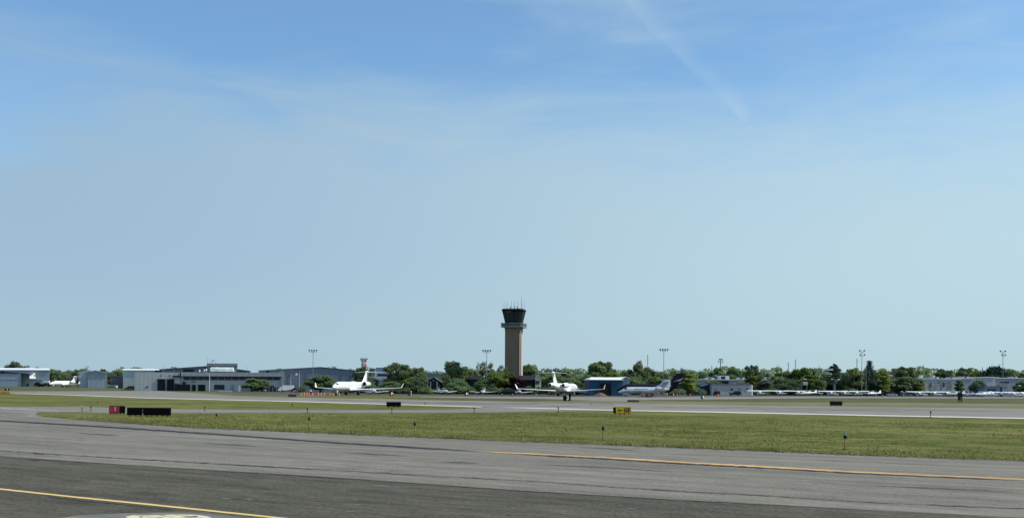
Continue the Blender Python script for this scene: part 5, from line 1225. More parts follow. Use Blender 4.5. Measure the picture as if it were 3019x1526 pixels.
# shrub row behind the parked aircraft
SHR = [(u, v, w_, Y) for u, v, w_, Y in ((1000, 1146, 44, 372), (1030, 1143, 46, 374), (1120, 1138, 50, 372), (1150, 1142, 46, 368), (1178, 1136, 50, 366), (1205, 1140, 46, 362), (1255, 1139, 44, 360), (1290, 1144, 36, 366), (1318, 1138, 50, 362), (1352, 1135, 52, 362), (1382, 1138, 46, 364), (1440, 1138, 50, 362), (1470, 1140, 46, 364), (1498, 1142, 40, 362), (1560, 1134, 36, 366), (1592, 1137, 40, 362), (1622, 1138, 46, 362), (1655, 1136, 50, 366), (1700, 1138, 52, 372), (1726, 1139, 46, 370))]
for i, (u, v, w_, Y) in enumerate(SHR):
    tree(u, v, w_, Y, 'shrub_a' if i % 2 else 'shrub_b', L_DARK if i % 3 else L_MID, 'green shrub in the dense row behind the parked jets and small aircraft', 'dense shrub row behind the parked aircraft', 'shrub')
SH2 = [(2000, 1146, 50, 380), (2045, 1142, 50, 392), (2062, 1144, 46, 398), (2250, 1148, 50, 425), (2290, 1142, 56, 424), (2340, 1140, 56, 424), (2386, 1143, 50, 424), (2420, 1145, 46, 440), (2475, 1146, 50, 445), (2510, 1142, 56, 424), (2556, 1146, 54, 424), (2610, 1140, 40, 446), (2650, 1143, 52, 448), (2700, 1144, 52, 448), (2740, 1148, 46, 455), (2790, 1149, 50, 455), (2868, 1148, 40, 458)]
for i, (u, v, w_, Y) in enumerate(SH2):
    tree(u, v, w_, Y, 'shrub_b' if i % 2 else 'shrub_a', L_DARK if i % 3 else L_MID, 'green shrub in the dark undergrowth below the right hand trees', 'undergrowth below the right hand trees', 'shrub')
# far wood seen through the gaps
rnd = random.Random(77); V = []; FF = []
for i in range(36000):
    u = rnd.uniform(-150, 3170); Y = rnd.uniform(720, 900)
    top = 1091 + 5*math.sin(u*.011) + 4*math.sin(u*.043 + 1) + 3*math.sin(u*.12) + (Y - 800)*.01
    X = U(u, Y); zt_ = Z(u, top, Y); leafquad(V, FF, Vector((X, Y, zt_*rnd.random()**.6)), rnd.uniform(.6, 1.3), rnd)
o = bpy.data.objects.new('treeline', fin_mesh('treeline', V, FF)); o.data.materials.append(L_MID); COL.objects.link(o)
tag(o, 'distant unbroken wood closing the gaps behind the airport trees', 'woods', kind='stuff')
# ---------------------------------------------------------------- airfield signs
M_SBLK = mat('black sign panel', (.005, .005, .007), .7, .2, 1, spec=.05)
M_SYEL = mat('yellow sign panel', (.58, .36, .02), .5, .06, 1)
M_SYELD = mat('weathered orange sign panel', (.52, .27, .04), .6, .12, 2)
M_SRED = mat('red sign panel', (.32, .03, .062), .5, .35, 3)
M_SDRED = mat('dark red sign back', (.10, .035, .035), .6, .3, 2)
M_SGRN = mat('dark green black sign back', (.005, .012, .009), .6, .2, 1, spec=.08)
M_LWHITE = mat('white lettering', (.8, .8, .8), .5, .03, 1)
M_LBLK = mat('black lettering', (.02, .018, .015), .5, .03, 1)
M_LPINK = mat('faded pale lettering', (.62, .45, .48), .5, .1, 2)
def sign(u0, u1, v0, v1, vb, label, face_m, body_m, legs, rz=0.0, rad=.06, group=None, text=None, tmat=None, panels=(), dep=.26):
    "airfield guidance sign: rounded cabinet on short legs, its foot where the picture row vb meets the ground"
    um = (u0+u1)/2; p = G(um, vb); Y = p.y; r = empty('airfield_sign', (p.x, p.y, 0), label, 'sign', rz, group)
    w_ = (u1-u0)/F*Y/max(.3, math.cos(rz)); z1 = Z(um, v0, Y); z0 = Z(um, v1, Y); h = z1 - z0
    prof = []
    for cx, cz, a0 in ((dep/2 - rad, z1 - rad, 0), (-dep/2 + rad, z1 - rad, 90), (-dep/2 + rad, z0 + rad, 180), (dep/2 - rad, z0 + rad, 270)):
        for k in range(5): a = R_(a0 + k*22.5); prof.append((cx + rad*math.cos(a), cz + rad*math.sin(a)))
    mb = MB(); mb.prism([(-w_/2, y, z) for y, z in prof], (w_, 0, 0)); recalc(mb.build('cabinet', body_m, r))
    if face_m:
        mb = MB(); e = .035; mb.box(-w_/2 + (panels[0]*w_ if panels else e), w_/2 - (panels[1]*w_ if panels else e), -dep/2 - .012, -dep/2 - .002, z0 + rad*.7, z1 - rad*.7); mb.build('face', face_m, r)
    for k in range(legs):
        x = -w_/2 + w_*(k + .5)/legs; mb = MB(); mb.tube((x, 0, -.05), (x, 0, z0 + .02), .045, n=8); mb.box(x - .09, x + .09, -.09, .09, 0, .03); mb.build('leg', M_DKM, r)
    if text:
        for s, size, tx, zz in text: lettering('lettering', s, size, tmat, r, (tx*w_, -dep/2 - .016, z0 + h*zz), (math.pi/2, 0, 0))
    return r, w_, z0, z1, dep
g5, w_, z0, z1, dp = sign(1808, 1860, 1199.5, 1217, 1220.5, 'yellow taxiway sign reading G5 with a left arrow', M_SYEL, M_SBLK, 4, R_(4), text=[('G', .54, .19, .50), ('5', .54, .375, .50)], tmat=M_LBLK, panels=(.13, .015))
mb = MB(); zc = (z0+z1)/2; x0 = -w_*.27
mb.prism([(x0, -dp/2 - .012, zc), (x0 + .20, -dp/2 - .012, zc + .15), (x0 + .20, -dp/2 - .012, zc + .05), (x0 + .52, -dp/2 - .012, zc + .05), (x0 + .52, -dp/2 - .012, zc - .05), (x0 + .20, -dp/2 - .012, zc - .05), (x0 + .20, -dp/2 - .012, zc - .15)], (0, -.012, 0)); recalc(mb.build('arrow', M_LBLK, g5))
sign(374.5, 504, 1200.5, 1223, 1226.5, 'very long black sign back seen from behind on many short legs', None, M_SBLK, 8, R_(-3), .10)
rs = sign(324, 367, 1195.5, 1217, 1220, 'dark red sign with a faded pale mark and a black end panel', M_SRED, M_SBLK, 5, R_(10), .10, text=[('1', .42, -.10, .56)], tmat=M_LPINK, panels=(.03, .34), dep=.34)
sign(1139.5, 1182, 1183.8, 1197.5, 1200, 'plain black sign back standing on the white runway edge line', None, M_SBLK, 3, R_(2), .06)
sign(1660, 1682.5, 1165, 1180.5, 1183.5, 'black square runway distance sign with white numeral 3', M_SBLK, M_SBLK, 2, 0, .05, text=[('3', 1.05, .10, .5)], tmat=M_LWHITE)
sign(2447.5, 2482, 1181.5, 1194.2, 1197, 'dark green black rounded sign back beside the runway, right of centre', None, M_SGRN, 4, 0, .16, dep=.5)
sign(1850, 1884, 1178, 1183.6, 1184.4, 'low dark red brown sign on the grass beyond the runway', M_SDRED, M_SBLK, 3, 0, .04)
sign(850, 873.5, 1162.2, 1168.6, 1169.6, 'low dark red sign on the far runway verge near the cones', M_SDRED, M_SBLK, 3, 0, .04)
os_ = sign(-14, 26, 1153.2, 1161, 1162.3, 'weathered orange yellow sign at the left picture edge', M_SYELD, M_SBLK, 5, R_(5), .05)
o_, w_, z0, z1, dp = os_; mb = MB(); zc = (z0+z1)/2
mb.prism([(.05*w_, -dp/2 - .014, zc - .13), (.05*w_, -dp/2 - .014, zc + .13), (.14*w_, -dp/2 - .014, zc + .05), (.30*w_, -dp/2 - .014, zc + .05), (.30*w_, -dp/2 - .014, zc - .05), (.14*w_, -dp/2 - .014, zc - .05)], (0, -.012, 0)); recalc(mb.build('arrow', M_LBLK, o_))
sign(14, 26.5, 1144.2, 1149.8, 1151.2, 'small black sign with a white numeral behind the orange one', M_SBLK, M_SBLK, 2, 0, .05, text=[('4', .95, .08, .5)], tmat=M_LWHITE)
# low black covers / inset boxes lying on the left grass
for u0, u1, v0, vb, lab in ((114, 129, 1142, 1145, 'low black equipment box on the grass below the small jet'), (40, 46, 1139.7, 1142.3, 'tiny brown box on the grass before the left edge hangar')):
    p = G((u0+u1)/2, vb + 1.5); r = empty('equipment_box', (p.x, p.y, zg(p.x, p.y)), lab, 'box'); w_ = (u1-u0)/F*p.y; h = (vb - v0)/F*p.y
    mb = MB(); mb.box(-w_/2, w_/2, -.3, .3, 0, h*.8); mb.build('body', M_DKM, r); mb = MB(); mb.box(-w_/2 - .05, w_/2 + .05, -.35, .35, h*.8 + .005, h); mb.build('lid', M_DOORD, r)
# brown marker box on the right hand grass
p = G(2831, 1186); r = empty('marker_box', (p.x, p.y, 0), 'dark brown louvred box on legs standing in the right hand grass', 'equipment box'); k = p.y/F
M_BRN = mat('dark brown metal', (.022, .014, .013), .7, .3, 2)
mb = MB(); mb.box(-5.2*k, 4*k, -.4, .4, 7*k, 19*k); mb.build('body', M_BRN, r)
mb = MB(); mb.prism([(-7*k, -.5, 19*k), (5*k, -.5, 19*k), (2*k, -.5, 30*k), (-5*k, -.5, 29*k)], (0, 1, 0)); recalc(mb.build('hood', M_DKM, r))
for x in (-4*k, 3*k): mb = MB(); mb.box(x - .06, x + .06, -.06, .06, -.05, 7*k); mb.build('leg', M_DKM, r)
for q in (9, 12, 15): mb = MB(); mb.box(-3.5*k, 2.5*k, -.43, -.41, q*k, (q + 1.3)*k); mb.build('louvre', M_FRAME, r)
# ---------------------------------------------------------------- taxiway and runway edge lights
M_LBODY = mat('edge light black housing', (.012, .012, .013), .6, .2, 3, spec=.1)
M_LSTAKE = mat('yellow stake paint', (.30, .20, .035), .6, .25, 6)
M_LBLUE = mat('blue light lens', (.03, .05, .085), .2, .1, 4)
M_LBLU2 = mat('bright blue light lens', (.07, .19, .34), .2, .1, 4)
M_LCLEAR = mat('clear light lens', (.12, .12, .12), .2, .1, 4)
def edge_light(u, vb, vt, label, lens, stake, group, lean=0.0, fat=1.0):
    p = G(u, vb); h = (vb - vt)/F*p.y; r = empty('edge_light', (p.x, p.y, 0), label, 'edge light', 0, group); r.rotation_euler = (0, lean, 0)
    mb = MB(); mb.lathe([(-.05, .035), (h*.70, .028)], (0, 0, 0), 'z', 10); mb.build('stake', stake, r)
    mb = MB(); mb.lathe([(0, .12*fat), (.03, .12*fat), (.045, .05*fat)], (0, 0, 0), 'z', 14); mb.build('base_plate', M_LBODY, r)
    mb = MB(); mb.lathe([(h*.66, .03), (h*.70, .075*fat), (h*.84, .085*fat), (h*.86, .06*fat)], (0, 0, 0), 'z', 14); mb.build('housing', M_LBODY, r)
    mb = MB(); mb.lathe([(h*.862, .058*fat), (h*.95, .062*fat), (h*.99, .045*fat), (h, .012)], (0, 0, 0), 'z', 14); mb.build('lens', lens, r)
    return r
g1, g2 = 'edge lights along the near taxiway', 'edge lights along the connector and runway'
for u, vb, vt, lab in ((420.5, 1234, 1206, 'edge light on a pale stake before the very long black sign'), (638, 1247, 1216, 'edge light on the grass right of the long black sign, dull stake'), (911.5, 1262, 1226, 'edge light below the row of orange cones, on the near grass'), (1223, 1281.5, 1240.5, 'edge light with black housing in the near grass below the plain black sign back'), (1778, 1298.5, 1253, 'edge light left of and nearer than the yellow G5 sign'), (2489.5, 1325, 1276, 'largest edge light, blue topped on a leaning yellow stake, in the near grass')):
    edge_light(u, vb, vt, lab, M_LBLU2 if u > 2400 else M_LBLUE, M_LSTAKE, g1, .05 if u > 2400 else random.uniform(-.02, .02), .95 if u > 2400 else .8)
for u, vb, vt, lab in ((242, 1211, 1197, 'pale topped light left of the red sign on the connector edge'), (268, 1210, 1195, 'dark light between the pale topped one and the red sign'), (603.5, 1210, 1197, 'small light on the upper grass right of the long black sign'), (906.5, 1216, 1200, 'small light on the connector just behind the near light below the cones'), (862, 1196.5, 1186.5, 'tiny light on the upper grass below the dark red far sign'), (1155, 1216, 1200.5, 'small light below the plain black sign back'), (1253, 1192.5, 1185.5, 'runway light right of the plain black sign back'), (1398, 1216, 1198.5, 'light beside the break in the white runway edge line'), (1646, 1216, 1198, 'light on the connector below the numeral 3 sign'), (2743.5, 1229.5, 1210, 'dark light on the white runway line at the right'), (288, 1188, 1183, 'tiny dark light in the upper grass above the red sign'), (1743, 1191, 1187, 'tiny dark light on the runway verge right of the numeral 3 sign')):
    edge_light(u, vb, vt, lab, M_CREAMP if u == 242 else M_LCLEAR, M_LBODY, g2, random.uniform(-.03, .03), 1.05)
# ---------------------------------------------------------------- cones, barrels
M_ORG = mat('orange cone plastic', (.80, .12, .05), .5, .1, 3)
M_OBASE = mat('dark cone base', (.10, .03, .02), .7, .1, 3)
def cone(loc, label, group):
    r = empty('traffic_cone', loc, label, 'traffic cone', 0, group)
    mb = MB(); mb.lathe([(.04, .23), (.08, .21), (.78, .055), (.80, .03)], (0, 0, 0), 'z', 16); mb.build('body', M_ORG, r)
    mb = MB(); mb.box(-.3, .3, -.3, .3, 0, .045); mb.build('base', M_ORG, r)
    mb = MB(); mb.lathe([(.42, .150), (.58, .112)], (0, 0, 0), 'z', 16, caps=(False, False)); mb.build('band', M_LPINK, r); return r
cn_ = cone(G(913, 1164.2), 'orange traffic cone in the row before the large white jet nose', 'orange cones before the large white jet')
for u in (888, 897, 905, 921.5, 938.5, 946.5, 956, 972.5, 982, 999.5): dup(cn_, G(u, 1164.3 + (u - 940)*.006), 0)
def barrel(loc, label, group=None, s=1.0):
    r = empty('traffic_barrel', loc, label, 'barrel', 0, group)
    mb = MB(); mb.lathe([(0, .34), (.1, .32), (.98, .27), (1.05, .2)], (0, 0, 0), 'z', 16); mb.build('drum', M_ORG, r)
    for z in (.28, .68): mb = MB(); mb.lathe([(z, .318 - .05*z), (z + .2, .308 - .05*z)], (0, 0, 0), 'z', 16, caps=(False, False)); mb.build('band', M_LWHITE, r)
    mb = MB(); mb.lathe([(0, .42), (.05, .40)], (0, 0, 0), 'z', 12); mb.build('base', M_RUB, r); s *= .82; r.scale = (s, s, s); return r
ba = barrel(G(1894, 1167.2), 'orange white barrel under the pale grey jet wing', 'orange white barrels on the apron edge')
for u, v, s, lab in ((1914.5, 1168.6, 1, 'orange white barrel below the engine of the pale grey jet'), (1975, 1167.3, 1.1, 'orange white barrel before the dark green service cart'), (1996, 1166.6, 1, 'orange white barrel right of the dark green service cart'), (2034, 1166.6, .9, 'orange white barrel below the bright green tree'), (2117, 1168.2, 1.1, 'orange white barrel in front of the white shed')):
    dup(ba, G(u, v), .5, lab, (s*.82, s*.82, s*.82))
for u, v, lab in ((1155.5, 1166.5, 'red and white rounded marker on the grass right of the large jet wing tip'), (1376, 1167.3, 'red and white rounded marker left of the black van, on the apron edge')):
    p = G(u, v); r = empty('ground_marker', p, lab, 'marker'); mb = MB(); mb.lathe([(-.55, .30), (-.4, .48), (.25, .5), (.5, .35)], (0, 0, .5), 'x', 16); mb.build('drum', mat('marker red', (.45, .05, .05), .5), r)
    mb = MB(); mb.lathe([(-.15, .505), (.18, .508)], (0, 0, .5), 'x', 16, caps=(False, False)); mb.build('band', M_LWHITE, r); mb = MB(); mb.lathe([(-.62, .2), (-.56, .46)], (0, 0, .5), 'x', 14); mb.build('end_cap', M_SBLK, r)
p = G(2070, 1176.5); r = empty('runway_lamp', p, 'black and white rounded lamp on the far taxiway edge below the blue shed', 'lamp'); k = p.y/F
mb = MB(); mb.sphere((0, 0, 6*k), 4*k, 14, 10, (1, .8, 1.2)); mb.build('housing', M_SBLK, r); mb = MB(); mb.sphere((2.2*k, -.15, 6.3*k), 2.6*k, 12, 8, (1, .9, 1.5)); mb.build('lens', M_LWHITE, r); mb = MB(); mb.tube((0, 0, -.05), (0, 0, 3*k), .08, n=8); mb.build('leg', M_DKM, r)
p = G(1212, 1165); r = empty('cabinet', p, 'dark blue electrical cabinet with a pale post on the apron edge', 'cabinet'); k = p.y/F
mb = MB(); mb.box(-10*k, -1*k, -.3, .3, 0, 6*k); mb.build('body', M_FENCE, r); mb = MB(); mb.tube((0, 0, 0), (0, 0, 11*k), .12, .1, 8); mb.sphere((0, 0, 11*k), .22, 10, 6); mb.build('post', M_CREAMP, r)
p = G(916, 1161.5); r = empty('beacon_post', p, 'dark post with a pale cap beside the orange cones', 'post'); k = p.y/F
mb = MB(); mb.tube((0, 0, 0), (0, 0, 9*k), .22, .2, 10); mb.build('post', M_SBLK, r); mb = MB(); mb.sphere((0, 0, 10*k), .28, 10, 8); mb.build('cap', M_LWHITE, r)
# dirt heap
p = G(1768, 1167); rnd = random.Random(5); mb = MB(); n = 26; V = []
for j in range(n + 1):
    for i in range(n + 1):
        x = (i/n - .5)*2; y = (j/n - .5)*2; q = max(0, 1 - x*x - y*y); z = (1.05*q*(.75 + .35*math.sin(3*x + 1) + .12*rnd.random()) if q > 0 else -.08)
        V.append((x*2.9, y*1.8, z - .05))
mb.add(V, [(j*(n+1)+i, j*(n+1)+i+1, (j+1)*(n+1)+i+1, (j+1)*(n+1)+i) for j in range(n) for i in range(n)], True)
tag(mb.build('dirt_pile', mat('brown soil', (.15, .095, .068), .95, .35, 1.2), loc=p), 'heap of brown soil right of the rear facing jet', 'soil heap')
# ---------------------------------------------------------------- light masts
def mast(u, Y, vt, label, tiers, half, thick=.11, group='apron light masts'):
    loc = at(u, Y); r = empty('light_mast', loc, label, 'light mast', 0, group); top = Z(u, vt, Y) - loc.z; k = Y/F
    mb = MB(); mb.tube((0, 0, -.1), (0, 0, top), thick*1.5, thick*.8, 10); mb.build('pole', M_POLE, r)
    for dv, xs_, col in tiers:
        z = top - dv*k
        mb = MB(); mb.tube((min(xs_)*k, 0, z - .75), (max(xs_)*k, 0, z - .75), .07, n=6)
        for x in xs_: mb.tube((x*k, 0, z - .75), (x*k, 0, z - .2), .05, n=6)
        mb.build('crossarm', M_POLE, r)
        for x in xs_:
            mb = MB(); s = 1 if x > 0 else -1; c = Vector((x*k, -.1, z))
            mb.prism([c + Vector((-.30, -.2, .22)), c + Vector((.30, -.2, .22)), c + Vector((.25, .25, .08)), c + Vector((-.25, .25, .08))], (0, -.1, -.40)); recalc(mb.build('floodlight', M_DKM, r))
    return r
T4 = [(0, (-11, -4, 3.5, 10.5), 0)]
mast(922.5, 420, 1032, 'four lamp light mast in front of the large slate hangar', T4, 12)
mast(1434.5, 372, 1032.5, 'four lamp light mast left of the control tower', T4, 12)
mast(1956.5, 372, 1029.5, 'four lamp light mast behind the black jet fin', T4, 12)
T22 = [(0, (-7, 6.5), 0), (12, (-5, 7), 0)]
mast(2540.5, 420, 1032.5, 'light mast with lamps in two tiers left of the pointed fir', T22, 8)
mast(2956.5, 430, 1034, 'rightmost light mast with lamps in two tiers', [(0, (-8, 6), 0), (11, (-2.5, 6), 0)], 8)
mast(2124, 520, 1058, 'thick light mast with lamps in two tiers rising behind trees', [(0, (-4, 0.5, 4.5), 0), (6.5, (-6, 6), 0)], 6, .28)
# slender masts and poles on the skyline
for u, v, Y, lab in ((2324, 1067, 560, 'shorter of two thin masts right of the white shed'), (2345, 1058.5, 560, 'taller of two thin masts right of the white shed'), (2526, 1056.5, 560, 'thin mast just left of the two tier lamp mast'), (1909, 1045, 560, 'tall faint thin mast left of the four lamp mast by the black fin'), (2722, 1075, 560, 'short thin mast above the pale warehouse left end'), (2098, 1077, 560, 'short thin mast left of the thick two tier mast'), (1667, 1079, 560, 'short thin mast above the rear facing jet'), (2896, 1081, 560, 'short thin mast left of the large dark dome tree')):
    loc = at(u, Y); r = empty('radio_mast', loc, lab, 'mast', 0, 'thin masts on the skyline'); top = Z(u, v, Y); mb = MB(); mb.tube((0, 0, 0), (0, 0, top), .24, .16, 6); mb.build('pole', M_POLE, r)
    mb = MB()
    for q in (.86, .92, .97): mb.tube((-.5, 0, top*q), (.5, 0, top*q), .06, n=5)
    mb.build('aerial', M_POLE, r)
# street lamps, sign panel on pole
for u, v, Y, side, lab in ((2553, 1085, 432, 1, 'street lamp with curved arm left of the pointed fir'), (2463, 1118, 420, 1, 'street lamp with long flat head beside the tall pine trunk'), (2362, 1117, 420, -1, 'street lamp above the grey square sign panel'), (2995, 1136, 444, -1, 'street lamp with pale head right of the small grey outbuilding')):
    loc = at(u, Y); r = empty('street_lamp', loc, lab, 'street lamp', 0, 'street lamps by the right hand trees'); top = Z(u, v, Y); mb = MB()
    mb.path([(0, 0, 0), (0, 0, top - .8), (-.3*side, 0, top - .15), (-1.0*side, 0, top)], [.13, .10, .09, .07], 8); mb.build('pole', M_POLE, r)
    mb = MB(); mb.sphere((1.2*side*(-1 if u == 2553 else 1) if False else -1.6*side if u != 2463 else 1.3, 0, top), .28, 10, 6, (2.8, .9, .5)); mb.build('lamp_head', M_ROOFW, r)
    if u == 2463: mb = MB(); mb.tube((-1*side, 0, top), (1.2, 0, top + .02), .06, n=6); mb.build('arm', M_POLE, r)
loc = at(2374, 420); r = empty('sign_panel', loc, 'pale grey square sign panel on a post among the trees', 'sign'); k = 420/F; za, zb_ = Z(2374, 1134.5, 420), Z(2374, 1124, 420)
mb = MB(); mb.box(-7.2*k, 7.2*k, -.1, 0, za, zb_); mb.build('panel', S_WARE, r); mb = MB(); mb.tube((5*k, .12, 0), (5*k, .12, zb_), .11, n=8); mb.build('post', M_POLE, r)
mb = MB(); mb.box(-5.8*k, 5.8*k, -.13, -.105, za + 1.5*k, zb_ - 1.5*k); mb.build('face', mat('beige sign face', (.42, .41, .38), .6, .1, 1), r)
# flag poles
def flagpole(u, Y, vt, label):
    loc = at(u, Y); r = empty('flagpole', loc, label, 'flagpole', 0, 'flagpoles beside the terminal'); top = Z(u, vt, Y) - loc.z
    mb = MB(); mb.tube((0, 0, 0), (0, 0, top), .11, .06, 8); mb.sphere((0, 0, top), .12, 8, 6); mb.build('pole', M_POLEW, r); return r, top
FR, FW, FBL = mat('flag red', (.50, .05, .06), .7, .05), mat('flag white', (.75, .73, .74), .7, .03), mat('flag blue', (.03, .05, .16), .7, .05)
def wave(mb, w_, h, z1, rows, cols, pick, sgn=-1):
    for j in range(rows):
        for i in range(cols):
            mb.cur = pick(i/cols, j/rows)
            P = []
            for a, b in ((i, j), (i+1, j), (i+1, j+1), (i, j+1)):
                x = a/cols; P.append((sgn*w_*x, .22*math.sin(6*x)*x, z1 - h*b/rows - .55*x*x + .06*math.sin(8*x)))
            mb.add(P, [(0, 1, 2, 3)], True)
r, top = flagpole(882.5, 446, 1096, 'flagpole carrying the red and white striped flag')
fl = empty('flag', at(882.5, 445.8) + Vector((-.1, 0, top - .15)), 'red and white striped flag with dark blue canton waving on its pole', 'flag'); mb = MB()
wave(mb, 1.95, 1.15, 0, 13, 12, lambda x, y: 2 if (x < .4 and y < .53) else (int(y*13 + .01) % 2)); mb.build('cloth', [FR, FW, FBL], fl)
r, top = flagpole(857, 446, 1103.5, 'shorter flagpole carrying the dark blue flag')
fl = empty('flag', at(857, 445.8) + Vector((-.1, 0, top - .1)), 'small dark blue flag left of the striped flag', 'flag'); mb = MB(); wave(mb, 1.3, .75, 0, 5, 8, lambda x, y: 0 if not (.4 < x < .6 and .3 < y < .7) else 1); mb.build('cloth', [FBL, mat('flag emblem', (.10, .12, .2), .7)], fl)
b_ = empty('light_pole', at(617.5, 448), 'plain white pole standing before the terminal front', 'pole'); mb = MB(); zt_ = Z(617.5, 1098, 448); mb.tube((0, 0, 0), (0, 0, zt_), .16, .11, 8); mb.build('pole', M_POLEW, b_); mb = MB(); mb.box(-.4, .4, -.2, .2, zt_, zt_ + .15); mb.build('lamp_head', M_FRAME, b_)
# red and white lattice tower
Y0 = 560; loc = at(1073, Y0); r = empty('lattice_tower', loc, 'red and white lattice tower with a wide boxed head', 'lattice tower'); k = Y0/F
MR, MW = mat('aviation red', (.36, .10, .09), .6, .1), mat('aviation white', (.62, .62, .62), .6, .05)
zz = [Z(1073, v, Y0) for v in (1125, 1080, 1072, 1064)]; hw0 = 6*k
mb = MB(); lv = 7
for j in range(lv):
    za, zb_ = 4 + (zz[3] - 4)*j/lv, 4 + (zz[3] - 4)*(j+1)/lv; mb.cur = j % 2
    for sx, sy in ((-1, -1), (1, -1), (1, 1), (-1, 1)): mb.tube((sx*hw0, sy*hw0, za if j else 0), (sx*hw0, sy*hw0, zb_), .20, n=6)
    for (ax, ay), (bx, by) in (((-1, -1), (1, -1)), ((1, -1), (1, 1)), ((1, 1), (-1, 1)), ((-1, 1), (-1, -1))):
        mb.tube((ax*hw0, ay*hw0, za), (bx*hw0, by*hw0, zb_), .12, n=5); mb.tube((bx*hw0, by*hw0, za), (ax*hw0, ay*hw0, zb_), .12, n=5); mb.tube((ax*hw0, ay*hw0, zb_), (bx*hw0, by*hw0, zb_), .14, n=5)
mb.build('legs', [MW, MR], r)
za, zb_ = Z(1073, 1063.5, Y0), Z(1073, 1056, Y0); hd = MB()
for j in range(2):
    for i in range(5):
        hd.cur = (i + j) % 2
        hd.box(-10*k + 20*k*i/5, -10*k + 20*k*(i+1)/5 - .02, -9*k, 9*k, za + (zb_-za)*j/2, za + (zb_-za)*(j+1)/2 - .02)
hd.build('head', [MW, MR], r); mb = MB()
for x in (-9.5, 0, 9.5): mb.tube((x*k, -9*k, zb_), (x*k, -9*k, zb_ + 2.5*k), .1, n=5)
mb.tube((-9.5*k, -9*k, zb_ + 2.5*k), (9.5*k, -9*k, zb_ + 2.5*k), .1, n=5); mb.build('railing', MW, r)
# ---------------------------------------------------------------- road vehicles
def car(loc, rz, paint, label, group, kind='sedan', cat='car', name='parked_car'):
    r = empty(name, loc, label, cat, rz, group)
    if kind == 'sedan': body = [(-2.2, .45), (-2.25, .8), (-1.5, .92), (-.95, .95), (.9, .95), (1.9, .82), (2.25, .68), (2.28, .42), (1.8, .28), (-1.8, .28)]; top = [(-1.55, .93), (-.95, 1.42), (.25, 1.45), (1.0, .96)]; W = .88
    elif kind == 'suv': body = [(-2.3, .5), (-2.32, 1.0), (-2.25, 1.08), (1.0, 1.08), (2.1, 1.0), (2.35, .8), (2.36, .5), (1.9, .35), (-1.9, .35)]; top = [(-2.22, 1.08), (-2.0, 1.72), (.3, 1.75), (1.1, 1.1)]; W = .95
    else: body = [(-2.7, .5), (-2.75, 1.3), (1.5, 1.3), (2.5, 1.05), (2.72, .85), (2.72, .45), (2.1, .35), (-2.1, .35)]; top = [(-2.74, 1.3), (-2.6, 2.05), (.8, 2.08), (1.75, 1.3)]; W = 1.0
    def sect(poly, ws):
        rings = []
        for y in (-1, -.9, .9, 1): 
            s = 1 if abs(y) < 1 else .94
            rings.append([(x*s if True else x, y*ws(z), z) for x, z in poly])
        return rings
    mb = MB(); mb.loft(sect(body, lambda z: W), smooth=False); recalc(mb.build('body', paint, r))
    zt_ = max(z for _, z in top); zb = min(z for _, z in top); ws = lambda z: W*(.96 - .16*(z - zb)/(zt_ - zb))
    mb = MB(); mb.loft(sect(top, ws), smooth=False); recalc(mb.build('windows', M_GLZ, r))
    rp = [(top[1][0], top[1][1] + .01), (top[2][0], top[2][1] + .01), (top[2][0] + .02, top[2][1] - .06), (top[1][0] - .02, top[1][1] - .06)]
    mb = MB(); mb.loft([[(x, y*ws(z)*1.01, z) for x, z in rp] for y in (-1, 1)], smooth=False); recalc(mb.build('roof', paint, r))
    wx = 1.38 if kind == 'sedan' else 1.45 if kind == 'suv' else 1.75
    for sx in (1, -1):
        for s in (1, -1): wheel('wheel', (sx*wx, s*(W - .1), .33), .33, .22, r)
    for s in (1, -1):
        fx = max(x for x, z in body); mb = MB(); mb.box(fx - .10, fx - .02 if kind != 'sedan' else fx - .06, s*W*.72 - .16, s*W*.72 + .16, .62, .76); mb.build('headlight', M_LWHITE, r)
    return r
def paint(n, c): return mat(n, c, .3, .05, .5, spec=.12, coat=.12)
PBK, PGY, PSV, PWH, PBL, PRD, PTL = paint('black car paint', (.005, .005, .007)), paint('dark grey car paint', (.02, .023, .026)), paint('silver car paint', (.28, .30, .32)), paint('white car paint', (.75, .75, .74)), paint('navy car paint', (.02, .035, .08)), paint('dull red car paint', (.16, .04, .035)), paint('teal grey car paint', (.06, .10, .11))
gc = 'cars parked between the aircraft row and the trees'
for u, Y, rz, pm, kd, lab in ((2590, 418, 176, PBK, 'sedan', 'black sedan first in the car row below the pointed fir'), (2612, 421, 172, PBK, 'suv', 'black tall car second in the row right of the fir'), (2630, 415, 186, PSV, 'sedan', 'silver sedan in the row of dark parked cars'), (2650, 420, 100, PGY, 'suv', 'dark grey tall car nose away in the car row'), (2672, 416, 178, PTL, 'suv', 'grey teal tall car at the right end of the dark car row'), (2692, 421, 10, PBK, 'sedan', 'black sedan behind the wing of the first aircraft right of the cars'), (2285, 430, 90, PGY, 'sedan', 'dark car under the wings right of the white shed'), (2372, 434, 85, PBK, 'suv', 'black tall car behind aircraft left of the pine'), (2430, 436, 175, PBK, 'sedan', 'black sedan behind aircraft in front of the pine'), (2550, 436, 92, PGY, 'suv', 'dark tall car behind the last high winged aircraft'), (2780, 440, 178, PSV, 'suv', 'silver tall car behind aircraft before the pale warehouse'), (2808, 428, 4, PBK, 'suv', 'black tall car left of the brown marker box'), (2822, 424, 184, PBK, 'sedan', 'black sedan just above the brown marker box'),
    (2052, 376, 165, PTL, 'sedan', 'grey teal car left of the little blue shed'), (2113, 392, 90, PBK, 'suv', 'black tall car before the left part of the white shed'), (2168, 391, 182, PBK, 'suv', 'black tall car before the middle of the white shed')):
    car(at(u, Y), R_(rz), pm, lab, gc, kd)
car(at(1494, 326), R_(185), PBK, 'black van parked left of the rear facing jet wing tip', None, 'van', 'van', 'parked_van')
